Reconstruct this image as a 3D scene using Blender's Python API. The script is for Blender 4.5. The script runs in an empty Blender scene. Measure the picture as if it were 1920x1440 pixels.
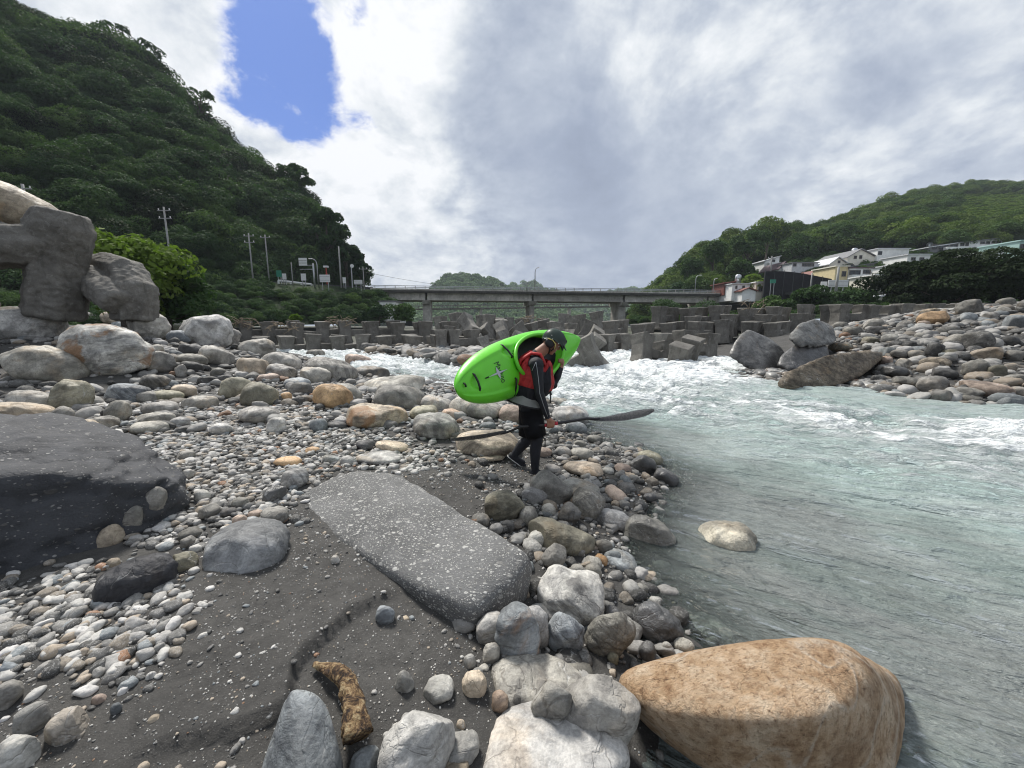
import bpy, bmesh, math, random
import numpy as np
from mathutils import Vector, Matrix, noise as mnoise
R = math.radians
SC = bpy.context.scene
COL = SC.collection
# ------------------------------------------------------------------ camera
F, CX, CY, CAMZ = 720.0, 960.0, 720.0, 1.75
TH = math.atan(110/720)
cam_data = bpy.data.cameras.new('camera'); cam = bpy.data.objects.new('camera', cam_data); COL.objects.link(cam)
cam_data.sensor_width = 36.0; cam_data.lens = 36.0*F/1920
cam_data.clip_start = 0.05; cam_data.clip_end = 20000
cam.location = (0, 0, CAMZ); cam.rotation_euler = (R(90)-TH, 0, 0)
SC.camera = cam
SC.render.resolution_x, SC.render.resolution_y = 1024, 768
SC.cycles.use_denoising = True; SC.cycles.pixel_filter_type = 'BLACKMAN_HARRIS'; SC.cycles.filter_width = 1.1; SC.cycles.sample_clamp_direct = 8
SC.cycles.max_bounces = 6; SC.cycles.diffuse_bounces = 3; SC.cycles.glossy_bounces = 2
SC.cycles.transmission_bounces = 4; SC.cycles.transparent_max_bounces = 8
SC.cycles.caustics_reflective = False; SC.cycles.caustics_refractive = False
SC.cycles.sample_clamp_indirect = 6
SC.view_settings.view_transform = 'Standard'; SC.view_settings.look = 'None'
SC.view_settings.gamma = 1; SC.view_settings.use_curve_mapping = False
SC.view_settings.exposure = 0.40
CT, ST = math.cos(TH), math.sin(TH)
def ray(px, py):
    X, Y = (px-CX)/F, (CY-py)/F
    return np.array([X, CT + Y*ST, -ST + Y*CT])
CAM = np.array([0, 0, CAMZ])
def at_z(px, py, z):
    d = ray(px, py); return CAM + d*((z-CAMZ)/d[2])
def at_y(px, py, y):
    d = ray(px, py); return CAM + d*(y/d[1])
def proj(P):
    P = np.asarray(P, float); q = P-CAM
    dep = q[..., 1]*CT - q[..., 2]*ST; up = q[..., 1]*ST + q[..., 2]*CT
    dep = np.where(dep < 1e-3, 1e-3, dep)
    return np.stack([CX + F*q[..., 0]/dep, CY - F*up/dep], -1), dep
# ------------------------------------------------------------------ node helpers
class NT:
    def __init__(s, tree): s.t = tree; s.n = tree.nodes; s.l = tree.links
    def add(s, typ, ins=None, **kw):
        nd = s.n.new(typ)
        for k, v in kw.items(): setattr(nd, k, v)
        for k, v in (ins or {}).items(): s.put(nd.inputs[k], v)
        return nd
    def put(s, sock, v):
        if isinstance(v, bpy.types.NodeSocket): s.l.new(v, sock)
        else: sock.default_value = v
    def m(s, op, a, b=None, c=None, clamp=False):
        nd = s.n.new('ShaderNodeMath'); nd.operation = op; nd.use_clamp = clamp
        for i, v in enumerate((a, b, c)):
            if v is not None: s.put(nd.inputs[i], v)
        return nd.outputs[0]
    def v(s, op, a, b=None):
        nd = s.n.new('ShaderNodeVectorMath'); nd.operation = op
        s.put(nd.inputs[0], a)
        if b is not None:
            s.put(nd.inputs['Scale'] if op == 'SCALE' else nd.inputs[1], b)
        return nd.outputs['Value'] if op in ('DOT_PRODUCT', 'LENGTH') else nd.outputs[0]
    def noise(s, vec, scale, detail=4, rough=.55, dist=0.0, out='Fac'):
        nd = s.add('ShaderNodeTexNoise', {'Vector': vec, 'Scale': scale, 'Detail': detail, 'Roughness': rough, 'Distortion': dist})
        return nd.outputs[out]
    def ss(s, x, a, b, lo=0.0, hi=1.0):
        nd = s.add('ShaderNodeMapRange', {'Value': x, 'From Min': a, 'From Max': b, 'To Min': lo, 'To Max': hi}, interpolation_type='SMOOTHSTEP')
        return nd.outputs[0]
    def mix(s, f, a, b, blend='MIX'):
        nd = s.n.new('ShaderNodeMix'); nd.data_type = 'RGBA'; nd.blend_type = blend
        s.put(nd.inputs[0], f); s.put(nd.inputs[6], a); s.put(nd.inputs[7], b)
        return nd.outputs[2]
    def ramp(s, x, stops, interp='LINEAR'):
        nd = s.n.new('ShaderNodeValToRGB'); s.put(nd.inputs[0], x); cr = nd.color_ramp; cr.interpolation = interp
        while len(cr.elements) < len(stops): cr.elements.new(.5)
        for e, (p, c) in zip(cr.elements, stops): e.position = p; e.color = (*c, 1) if len(c) == 3 else c
        return nd.outputs[0]
    def bump(s, h, strength, dist=.02, normal=None):
        ins = {'Height': h, 'Strength': strength, 'Distance': dist}
        if normal is not None: ins['Normal'] = normal
        return s.add('ShaderNodeBump', ins).outputs[0]
def c4(c): return (*c, 1.0)
# ------------------------------------------------------------------ sun and sky
SUN_EL, SUN_AZ = R(52), R(-32)          # ahead of the camera and to the left, veiled by cloud
S_DIR = Vector((math.sin(SUN_AZ)*math.cos(SUN_EL), math.cos(SUN_AZ)*math.cos(SUN_EL), math.sin(SUN_EL)))
sun_d = bpy.data.lights.new('sun', 'SUN'); sun = bpy.data.objects.new('sun', sun_d); COL.objects.link(sun)
sun_d.energy = 4.2; sun_d.angle = R(12); sun_d.color = (1.0, .96, .9)
sun.rotation_euler = S_DIR.to_track_quat('Z', 'Y').to_euler()
W = bpy.data.worlds.new('World'); SC.world = W; W.use_nodes = True
W.cycles.sampling_method = 'MANUAL'; W.cycles.sample_map_resolution = 512
def build_sky():
    t = NT(W.node_tree); t.n.clear()
    STR = 0.1
    sky = t.add('ShaderNodeTexSky', sky_type='NISHITA', sun_disc=False, sun_elevation=SUN_EL, sun_rotation=SUN_AZ,
                altitude=0, air_density=1.0, dust_density=.6, ozone_density=2.0)
    d = t.v('NORMALIZE', t.add('ShaderNodeTexCoord').outputs['Generated'])
    sep = t.add('ShaderNodeSeparateXYZ', {0: d})
    z = t.m('MAXIMUM', sep.outputs[2], 0.0)
    inv = t.m('DIVIDE', 1.0, t.m('ADD', z, .50))
    P = t.v('SCALE', d, inv)
    def gsum(lst):
        tot = None
        for px, py, rad, w in lst:
            v = ray(px, py); v = v/np.linalg.norm(v)
            v2 = ray(px+rad, py); v2 = v2/np.linalg.norm(v2)
            k = 1.0/max(1e-5, 1-float(v@v2))
            e = t.m('MULTIPLY', t.m('EXPONENT', t.m('MULTIPLY', t.m('SUBTRACT', 1.0, t.v('DOT_PRODUCT', dw, tuple(v))), -k)), w)
            tot = e if tot is None else t.m('ADD', tot, e)
        return tot
    wob = t.add('ShaderNodeTexNoise', {'Vector': P, 'Scale': 3.0, 'Detail': 5, 'Roughness': .6}).outputs['Color']
    dw = t.v('NORMALIZE', t.v('ADD', d, t.v('SCALE', t.v('SUBTRACT', wob, (.5, .5, .5)), .16)))
    nA = t.noise(P, 2.6, 10, .60, .2)
    nA2 = t.noise(t.v('ADD', P, (-.035, .03, .05)), 2.6, 10, .60, .2)
    nB = t.noise(t.v('ADD', P, (7.3, 2.1, 0)), .9, 4, .5, .3)
    nC = t.noise(t.v('ADD', P, (1.3, 5.1, 3)), 7.5, 8, .58, .2)
    hole = gsum([(500, 20, 62, .95), (545, 85, 66, 1.0), (505, 160, 62, .95), (580, 205, 48, .85), (455, 170, 34, .6), (672, 240, 26, .5), (655, 20, 28, .5), (610, 120, 30, .5)])
    hole = t.m('MINIMUM', hole, 1.0)
    cov = t.m('SUBTRACT', t.m('ADD', .66, t.m('MULTIPLY', nA, .70)), t.m('MULTIPLY', hole, .96))
    cov = t.m('ADD', cov, t.m('MULTIPLY', t.m('SUBTRACT', nC, .5), t.ss(hole, .04, .40, .25, 2.0)))
    nD = t.noise(t.v('ADD', P, (3.1, 8.2, 1)), 13.0, 9, .68, .3)
    cov = t.m('ADD', cov, t.m('MULTIPLY', t.m('SUBTRACT', nD, .5), t.ss(hole, .04, .40, .2, 2.0)))
    alpha = t.ss(cov, .16, .86)
    emb = t.m('MULTIPLY', t.m('SUBTRACT', nA, nA2), 2.3)
    pat = gsum([(330, 120, 170, .18), (740, 170, 150, .30), (1300, 110, 110, .26), (1480, 70, 90, .26), (560, 300, 150, .25), (820, 430, 130, .16),
                (1850, 210, 90, .16), (1600, 300, 90, .16), (760, 20, 120, .15), (240, 60, 130, .18), (880, 520, 160, .10),
                (1040, 240, 190, -.18), (1150, 400, 160, -.22), (1740, 90, 170, -.12), (1330, 430, 110, -.16), (900, 300, 110, -.12), (1560, 210, 130, -.10), (1130, 60, 100, .05)])
    b = t.m('ADD', t.m('ADD', .575, pat), t.m('MULTIPLY', t.m('SUBTRACT', nB, .5), .55))
    b = t.m('ADD', b, t.m('MULTIPLY', emb, t.ss(b, .25, .75, .35, 1.0)))
    b = t.m('ADD', b, t.m('MULTIPLY', t.m('SUBTRACT', nC, .5), .16))
    b = t.m('ADD', b, t.m('MULTIPLY', t.m('SUBTRACT', nD, .5), .16))
    edge = t.m('MULTIPLY', t.ss(hole, .10, .45), .25)
    b = t.m('ADD', b, edge)
    ccol = t.ramp(b, [(0.0, (.20, .235, .32)), (.3, (.28, .325, .42)), (.55, (.42, .465, .54)), (.80, (.64, .67, .70)), (1.0, (.79, .80, .815))])
    ccol = t.v('SCALE', ccol, 1.0/STR)
    blue = t.mix(1.0, sky.outputs[0], (.33, .47, .82, 1), 'MULTIPLY')
    col = t.mix(alpha, blue, ccol)
    low = t.ss(sep.outputs[2], -.12, .0)
    col = t.mix(low, (2.0, 2.1, 2.2, 1), col)
    bg = t.add('ShaderNodeBackground', {'Color': col, 'Strength': STR})
    out = t.add('ShaderNodeOutputWorld', {'Surface': bg.outputs[0]})
build_sky()
# ------------------------------------------------------------------ numeric noise
def _hash(ix, iy, iz, seed):
    h = (ix.astype(np.int64)*374761393 + iy.astype(np.int64)*668265263 + iz.astype(np.int64)*2147483647 + seed*1274126177) & 0xffffffff
    h = ((h ^ (h >> 13))*1274126177) & 0xffffffff
    h = ((h ^ (h >> 16))*2246822519) & 0xffffffff
    return ((h ^ (h >> 15)) & 0xffffff)/float(0xffffff)
def vnoise(P, seed=0):
    """smooth value noise, -1..1, on an (n,3) array"""
    P = np.asarray(P, float); I = np.floor(P).astype(np.int64); f = P-I; u = f*f*f*(f*(f*6-15)+10)
    r = np.zeros(len(P))
    for dx in (0, 1):
        wx = u[:, 0] if dx else 1-u[:, 0]
        for dy in (0, 1):
            wy = u[:, 1] if dy else 1-u[:, 1]
            for dz in (0, 1):
                wz = u[:, 2] if dz else 1-u[:, 2]
                r += wx*wy*wz*_hash(I[:, 0]+dx, I[:, 1]+dy, I[:, 2]+dz, seed)
    return r*2-1
def fbm(P, octv=4, seed=0, gain=.5, lac=2.03):
    P = np.asarray(P, float); a, s, r = 1.0, 0.0, 0.0
    for o in range(octv):
        r = r + a*vnoise(P, seed+o*17); s += a; a *= gain; P = P*lac + 3.7
    return r/s
def sstep(x, a, b):
    t = np.clip((np.asarray(x, float)-a)/(b-a), 0, 1); return t*t*(3-2*t)
# ------------------------------------------------------------------ object helpers
def tag(o, label=None, cat=None, group=None, kind=None):
    if label: o['label'] = label
    if cat: o['category'] = cat
    if group: o['group'] = group
    if kind: o['kind'] = kind
    return o
def mesh_np(name, V, Fc, smooth=True):
    me = bpy.data.meshes.new(name); V = np.asarray(V, np.float32)
    Fc = np.asarray(Fc, np.int32)
    k = Fc.shape[1]
    me.vertices.add(len(V)); me.vertices.foreach_set('co', V.ravel())
    me.loops.add(Fc.size); me.loops.foreach_set('vertex_index', Fc.ravel())
    me.polygons.add(len(Fc)); me.polygons.foreach_set('loop_start', np.arange(0, Fc.size, k, dtype=np.int32))
    me.update(calc_edges=True)
    me.polygons.foreach_set('use_smooth', np.full(len(Fc), smooth)); me.validate(); me.update()
    return me
def fattr(me, name, arr, dom='POINT'):
    a = me.attributes.new(name, 'FLOAT', dom); a.data.foreach_set('value', np.asarray(arr, np.float32))
def link(name, me, mat=None, parent=None, loc=None, rot=None):
    o = bpy.data.objects.new(name, me); COL.objects.link(o)
    if mat is not None and me is not None and not me.materials: me.materials.append(mat)
    if parent is not None: o.parent = parent
    if loc is not None: o.location = tuple(loc)
    if rot is not None: o.rotation_euler = rot
    return o
def empty(name, loc=(0, 0, 0), rot=(0, 0, 0)):
    o = bpy.data.objects.new(name, None); COL.objects.link(o); o.location = tuple(loc); o.rotation_euler = rot; o.empty_display_size = .2
    return o
class MB:
    """collects boxes, tubes and prisms into one mesh"""
    def __init__(s): s.bm = bmesh.new()
    def box(s, c, size, rz=0, rot=None, taper=1.0):
        sx, sy, sz = [q/2 for q in size]; M = (rot.to_3x3() if rot is not None else Matrix.Rotation(rz, 3, 'Z'))
        vs = []
        for z in (-sz, sz):
            k = taper if z > 0 else 1
            for x, y in ((-sx, -sy), (sx, -sy), (sx, sy), (-sx, sy)): vs.append(s.bm.verts.new(M @ Vector((x*k, y*k, z)) + Vector(c)))
        for f in ((3, 2, 1, 0), (4, 5, 6, 7), (0, 1, 5, 4), (1, 2, 6, 5), (2, 3, 7, 6), (3, 0, 4, 7)): s.bm.faces.new([vs[i] for i in f])
        return s
    def tube(s, pts, rad, n=8, caps=True, squash=1.0):
        pts = [Vector(p) for p in pts]; rings = []
        rad = rad if hasattr(rad, '__len__') else [rad]*len(pts)
        up = Vector((0, 0, 1)); prev = None
        for i, p in enumerate(pts):
            t = (pts[min(i+1, len(pts)-1)]-pts[max(i-1, 0)]).normalized()
            a = prev if prev is not None else (up.cross(t) if abs(t.z) < .95 else Vector((1, 0, 0)).cross(t))
            a = (a - t*a.dot(t)).normalized(); b = t.cross(a); prev = a
            rings.append([s.bm.verts.new(p + (a*math.cos(2*math.pi*k/n) + b*math.sin(2*math.pi*k/n)*squash)*rad[i]) for k in range(n)])
        for r0, r1 in zip(rings, rings[1:]):
            for k in range(n): s.bm.faces.new((r0[k], r0[(k+1) % n], r1[(k+1) % n], r1[k]))
        if caps: s.bm.faces.new(rings[0][::-1]); s.bm.faces.new(rings[-1])
        return s
    def poly(s, pts, thick_vec):
        a = [s.bm.verts.new(Vector(p)) for p in pts]; b = [s.bm.verts.new(Vector(p)+Vector(thick_vec)) for p in pts]
        n = len(a); s.bm.faces.new(a[::-1]); s.bm.faces.new(b)
        for k in range(n): s.bm.faces.new((a[k], a[(k+1) % n], b[(k+1) % n], b[k]))
        return s
    def build(s, name, mat, parent=None, smooth=False, bevel=0, loc=None):
        bmesh.ops.recalc_face_normals(s.bm, faces=s.bm.faces)
        if bevel: bmesh.ops.bevel(s.bm, geom=[e for e in s.bm.edges if e.calc_face_angle(0) > .5], offset=bevel, segments=2, profile=.5, affect='EDGES')
        me = bpy.data.meshes.new(name); s.bm.to_mesh(me); s.bm.free()
        if smooth:
            for p in me.polygons: p.use_smooth = True
        return link(name, me, mat, parent, loc)
def relocate(o, loc):
    """move an object's origin to loc without moving the mesh"""
    M = Matrix.Translation(-Vector(loc)); o.data.transform(M); o.location = Vector(loc); return o
_ico = {}
def ico(sub):
    if sub not in _ico:
        bm = bmesh.new(); bmesh.ops.create_icosphere(bm, subdivisions=sub, radius=1)
        V = np.array([v.co[:] for v in bm.verts]); Fc = np.array([[v.index for v in f.verts] for f in bm.faces]); bm.free()
        V /= np.linalg.norm(V, axis=1)[:, None]; _ico[sub] = (V, Fc)
    return _ico[sub]
def instancer(name, pts, rot, scl, idx, sources, label, cat, kind='stuff'):
    """one mass object: copies of the source meshes on points by geometry nodes"""
    coll = bpy.data.collections.new(name+'_sources')
    for i, (me, mat) in enumerate(sources):
        o = bpy.data.objects.new('%s_shape_%03d' % (name, i), me)
        if not me.materials: me.materials.append(mat)
        coll.objects.link(o)
    me = bpy.data.meshes.new(name); me.from_pydata([tuple(p) for p in pts], [], [])
    a = me.attributes.new('rot', 'FLOAT_VECTOR', 'POINT'); a.data.foreach_set('vector', np.asarray(rot, np.float32).ravel())
    a = me.attributes.new('scl', 'FLOAT_VECTOR', 'POINT'); a.data.foreach_set('vector', np.asarray(scl, np.float32).ravel())
    a = me.attributes.new('pick', 'INT', 'POINT'); a.data.foreach_set('value', np.asarray(idx, np.int32))
    o = link(name, me); tag(o, label, cat, None, kind)
    g = bpy.data.node_groups.new(name, 'GeometryNodeTree')
    g.interface.new_socket('Geometry', in_out='INPUT', socket_type='NodeSocketGeometry'); g.interface.new_socket('Geometry', in_out='OUTPUT', socket_type='NodeSocketGeometry')
    gi = g.nodes.new('NodeGroupInput'); go = g.nodes.new('NodeGroupOutput')
    ci = g.nodes.new('GeometryNodeCollectionInfo'); ci.inputs['Collection'].default_value = coll
    ci.inputs['Separate Children'].default_value = True; ci.inputs['Reset Children'].default_value = True
    ip = g.nodes.new('GeometryNodeInstanceOnPoints'); ip.inputs['Pick Instance'].default_value = True
    def named(n, ty):
        q = g.nodes.new('GeometryNodeInputNamedAttribute'); q.data_type = ty; q.inputs['Name'].default_value = n
        return [s for s in q.outputs if s.enabled][0]
    L = g.links
    e2r = g.nodes.new('FunctionNodeEulerToRotation'); L.new(named('rot', 'FLOAT_VECTOR'), e2r.inputs[0])
    L.new(gi.outputs[0], ip.inputs['Points']); L.new(ci.outputs[0], ip.inputs['Instance'])
    L.new(named('pick', 'INT'), ip.inputs['Instance Index']); L.new(e2r.outputs[0], ip.inputs['Rotation']); L.new(named('scl', 'FLOAT_VECTOR'), ip.inputs['Scale'])
    L.new(ip.outputs[0], go.inputs[0])
    md = o.modifiers.new('scatter', 'NODES'); md.node_group = g
    return o
# ------------------------------------------------------------------ materials
def new_mat(name):
    m = bpy.data.materials.new(name); m.use_nodes = True; t = NT(m.node_tree); t.n.clear()
    return m, t
def finish(t, col, rough=.7, normal=None, metal=0.0, spec=.5, **kw):
    ins = {'Base Color': col, 'Roughness': rough, 'Metallic': metal, 'Specular IOR Level': spec}
    if normal is not None: ins['Normal'] = normal
    ins.update(kw)
    p = t.add('ShaderNodeBsdfPrincipled', ins)
    t.add('ShaderNodeOutputMaterial', {'Surface': p.outputs[0]})
def plain(name, col, rough=.6, metal=0.0, var=.12, scale=6.0, bump=.0):
    """a paint, plastic or cloth with slight wear in tone"""
    m, t = new_mat(name); co = t.add('ShaderNodeTexCoord').outputs['Object']
    n = t.noise(co, scale, 6, .6)
    c = t.mix(t.ss(n, .3, .7), c4([q*(1-var) for q in col]), c4([min(1, q*(1+var)) for q in col]))
    finish(t, c, rough, t.bump(n, bump) if bump else None, metal); return m
def rock_coords(t):
    co = t.add('ShaderNodeTexCoord').outputs['Object']; oi = t.add('ShaderNodeObjectInfo')
    off = t.v('SCALE', (13.1, 7.7, 19.3), oi.outputs['Random'])
    return t.v('ADD', co, off), oi
def make_river_rock(name, band=0.0, vein=.5, wet=False, scale=1.0, patch=None):
    """water-worn stone: tone from the object's own colour, mottling, veins and fine grain"""
    m, t = new_mat(name); co, oi = rock_coords(t)
    base = oi.outputs['Color']; rnd = oi.outputs['Random']
    big = t.noise(co, 2.2*scale, 6, .62, .6); mid = t.noise(co, 9*scale, 8, .66, .5); fine = t.noise(co, 70*scale, 4, .7)
    rot = t.add('ShaderNodeVectorRotate', {'Vector': co, 'Axis': (.3, .5, .8), 'Angle': t.m('MULTIPLY', rnd, 6.28)}, rotation_type='AXIS_ANGLE').outputs[0]
    k = t.ss(big, .37, .63, .58, 1.34)
    c = t.mix(1.0, base, t.add('ShaderNodeCombineColor', {0: k, 1: k, 2: k}).outputs[0], 'MULTIPLY')
    warm = t.noise(t.v('ADD', co, (5, 9, 2)), 1.7*scale, 5, .6, 1.0)
    c = t.mix(t.ss(warm, .54, .72, 0, .45), c, t.mix(1.0, c, (1.28, 1.0, .70, 1), 'MULTIPLY'))
    if band:
        st = t.v('MULTIPLY', rot, (1.0, 1.0, 5.0))
        bn = t.noise(st, 2.6*scale, 7, .6, 1.4)
        c = t.mix(t.m('MULTIPLY', t.ss(bn, .46, .60), band), c, t.mix(1.0, c, (.40, .40, .42, 1), 'MULTIPLY'))
        c = t.mix(t.m('MULTIPLY', t.ss(bn, .36, .28), band*.7), c, (.62, .61, .58, 1))
    c = t.mix(t.ss(mid, .44, .60, 0, .55), c, t.mix(1.0, c, (.52, .52, .54, 1), 'MULTIPLY'))
    vn = t.noise(t.v('ADD', rot, (3, 3, 3)), 2.6*scale, 4, .55, 1.6)
    vline = t.m('SUBTRACT', 1.0, t.ss(t.m('ABSOLUTE', t.m('SUBTRACT', vn, .5)), .0, .016))
    c = t.mix(t.m('MULTIPLY', vline, t.m('MULTIPLY', t.ss(big, .42, .60), vein)), c, t.mix(t.ss(warm, .4, .5), (.60, .59, .56, 1), t.mix(1.0, c, (.38, .36, .34, 1), 'MULTIPLY')))
    if patch is not None:
        pn = t.noise(t.v('ADD', co, (2, 7, 1)), 2.0*scale, 6, .6, .8)
        c = t.mix(t.ss(pn, .52, .62, 0, .85), c, c4(patch))
    c = t.mix(t.ss(fine, .38, .62, 0, .5), c, t.mix(1.0, c, (.55, .55, .55, 1), 'MULTIPLY'))
    h = t.m('ADD', t.m('MULTIPLY', mid, 1.0), t.m('ADD', t.m('MULTIPLY', fine, .16), t.m('MULTIPLY', vline, -.15)))
    nrm = t.bump(h, .60, .035)
    finish(t, c, t.ss(mid, .3, .7, .28 if wet else .50, .42 if wet else .78), nrm, spec=.5 if wet else .32)
    return m
def make_conglomerate(name, base, chip, scale=34, amount=.5, rough=.8):
    m, t = new_mat(name); co = t.add('ShaderNodeTexCoord').outputs['Object']
    wob = t.v('ADD', co, t.v('SCALE', t.add('ShaderNodeTexNoise', {'Vector': co, 'Scale': 14.0, 'Detail': 3}).outputs['Color'], .03))
    big = t.noise(co, 2.5, 7, .65, .5); fine = t.noise(co, 120, 4, .7)
    c = t.mix(t.ss(big, .3, .7), c4([q*.72 for q in base]), c4([q*1.3 for q in base]))
    hs = None
    for sc, lo, amt in ((scale, 1-amount*.55, 1.0), (scale*2.1, 1-amount*.75, .9), (scale*.45, 1-amount*.22, .8)):
        vo = t.add('ShaderNodeTexVoronoi', {'Vector': t.v('MULTIPLY', wob, (1, 1.35, 1.9)), 'Scale': float(sc), 'Randomness': 1.0})
        sel = t.add('ShaderNodeSeparateColor', {0: vo.outputs['Color']}); on = t.m('GREATER_THAN', sel.outputs[0], lo)
        sh = t.m('MULTIPLY', t.ss(vo.outputs['Distance'], .44, .30), on)
        tone = t.ss(sel.outputs[1], 0, 1, .35, 1.25)
        cc = t.v('SCALE', chip, tone)
        c = t.mix(t.m('MULTIPLY', sh, amt), c, cc)
        hs = sh if hs is None else t.m('ADD', hs, sh)
    c = t.mix(t.ss(fine, .35, .7, 0, .4), c, t.mix(1.0, c, (.55, .55, .55, 1), 'MULTIPLY'))
    h = t.m('ADD', t.m('MULTIPLY', hs, .35), t.m('ADD', t.m('MULTIPLY', fine, .6), t.m('MULTIPLY', t.noise(co, 22, 6, .7), 1.2)))
    finish(t, c, rough, t.bump(h, .7, .02), spec=.3); return m
def make_concrete(name, tint=1.0, scale=1.0):
    m, t = new_mat(name); co, oi = rock_coords(t); rnd = oi.outputs['Random']
    big = t.noise(co, 1.3*scale, 7, .65, .4); fine = t.noise(co, 30*scale, 6, .7)
    drip = t.noise(t.v('MULTIPLY', co, (3.2, 3.2, .35)), 1.6*scale, 6, .6)
    k = t.m('MULTIPLY', t.ss(rnd, 0, 1, .80, 1.15), tint)
    c = t.mix(t.ss(big, .28, .7), (.125, .118, .105, 1), (.235, .223, .20, 1))
    c = t.mix(t.ss(drip, .52, .72, 0, .55), c, (.07, .068, .06, 1))
    c = t.mix(t.ss(fine, .4, .65, 0, .35), c, (.08, .078, .072, 1))
    c = t.mix(t.ss(t.noise(co, 5*scale, 8, .75, .5), .52, .66, 0, .55), c, (.30, .29, .27, 1))
    c = t.v('SCALE', c, k)
    finish(t, c, .85, t.bump(t.m('ADD', fine, t.m('MULTIPLY', big, .5)), .6, .04), spec=.25); return m
def make_pebbles(name, dark=1.0, wet=False):
    m, t = new_mat(name); co, oi = rock_coords(t); r = oi.outputs['Random']
    c = t.ramp(r, [(0, (.085, .083, .078)), (.16, (.17, .165, .155)), (.32, (.28, .27, .25)), (.46, (.40, .385, .36)), (.60, (.52, .505, .47)), (.74, (.27, .235, .19)),
                   (.82, (.42, .35, .27)), (.88, (.25, .27, .275)), (.93, (.62, .60, .57)), (.985, (.30, .17, .10))], 'CONSTANT')
    n = t.noise(co, 1.7, 6, .65, .8)
    c = t.mix(t.ss(n, .35, .68, 0, .55), c, t.mix(1.0, c, (.50, .50, .51, 1), 'MULTIPLY'))
    v = t.noise(t.v('MULTIPLY', co, (1, 1, 3)), 1.2, 4, .6, 1.2)
    c = t.mix(t.m('MULTIPLY', t.m('SUBTRACT', 1.0, t.ss(t.m('ABSOLUTE', t.m('SUBTRACT', v, .5)), 0, .02)), .5), c, (.6, .59, .57, 1))
    c = t.v('SCALE', c, dark)
    finish(t, c, .32 if wet else .68, t.bump(n, .25, .1), spec=.45 if wet else .3); return m
def make_leaf(name, lo, hi, trans=.25):
    m, t = new_mat(name); oi = t.add('ShaderNodeObjectInfo')
    a = t.add('ShaderNodeAttribute', attribute_name='tone')
    f = t.m('ADD', t.m('MULTIPLY', oi.outputs['Random'], .65), t.m('MULTIPLY', a.outputs['Fac'], .35))
    c = t.mix(f, c4(lo), c4(hi))
    b = t.add('ShaderNodeBsdfPrincipled', {'Base Color': c, 'Roughness': .7, 'Specular IOR Level': .08})
    tr = t.add('ShaderNodeBsdfTranslucent', {'Color': t.mix(1.0, c, (1.0, 1.25, .55, 1), 'MULTIPLY')})
    mx = t.add('ShaderNodeMixShader', {0: trans, 1: b.outputs[0], 2: tr.outputs[0]})
    t.add('ShaderNodeOutputMaterial', {'Surface': mx.outputs[0]}); return m
def make_forest_floor(name):
    m, t = new_mat(name); co = t.add('ShaderNodeTexCoord').outputs['Object']
    n = t.noise(co, .08, 8, .7); n2 = t.noise(co, .6, 6, .7)
    c = t.mix(t.ss(n, .35, .65), (.012, .022, .010, 1), (.03, .05, .018, 1)); c = t.mix(t.ss(n2, .5, .7, 0, .6), c, (.02, .018, .010, 1))
    finish(t, c, .9, t.bump(n2, .8, .8), spec=.1); return m
M = {}
M['rock'] = make_river_rock('river_stone'); M['rock_band'] = make_river_rock('banded_river_stone', band=.75, vein=.7)
M['rock_rust'] = make_river_rock('rust_stained_stone', band=.6, vein=.8, patch=(.30, .17, .085))
M['rock_wet'] = make_river_rock('wet_river_stone', wet=True, band=.3)
M['slab'] = make_conglomerate('pebbled_concrete_slab', (.150, .150, .148), (.50, .49, .46), 40, .80)
M['dark_cong'] = make_conglomerate('dark_conglomerate', (.058, .060, .066), (.26, .255, .245), 26, .20, .6)
M['concrete'] = make_concrete('cast_concrete', 1.02); M['concrete_big'] = make_concrete('eroded_cast_concrete', .95, 1.6)
M['concrete_pale'] = make_concrete('pale_bridge_concrete', 2.2, .35)
M['pebble'] = make_pebbles('pebble_stone'); M['pebble_dark'] = make_pebbles('dark_bank_stone', .62); M['pebble_wet'] = make_pebbles('wet_pebble_stone', .6, True)  # bank stone is the pebble stone in a darker tone
M['concrete_dark'] = make_concrete('stained_deck_concrete', .45, .5)  # deck slab in a darker tone than the pale bridge concrete
M['floor'] = make_forest_floor('forest_floor')
M['leaf'] = make_leaf('forest_leaves', (.020, .046, .022), (.070, .118, .044), .25)
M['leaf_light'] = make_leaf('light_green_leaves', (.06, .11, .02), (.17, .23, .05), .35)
M['leaf_mid'] = make_leaf('mid_green_leaves', (.030, .062, .024), (.092, .145, .045), .28)
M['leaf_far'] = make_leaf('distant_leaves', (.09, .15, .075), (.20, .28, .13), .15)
M['leaf_hill'] = make_leaf('sunlit_hill_leaves', (.038, .072, .024), (.15, .20, .055), .3)  # lighter hill leaves, with sunlight put into their colour
M['leaf_dark'] = make_leaf('dark_tree_leaves', (.010, .020, .009), (.034, .052, .016), .2)
M['bark'] = plain('tree_bark', (.08, .065, .05), .9, var=.4, scale=12, bump=.6)
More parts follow.
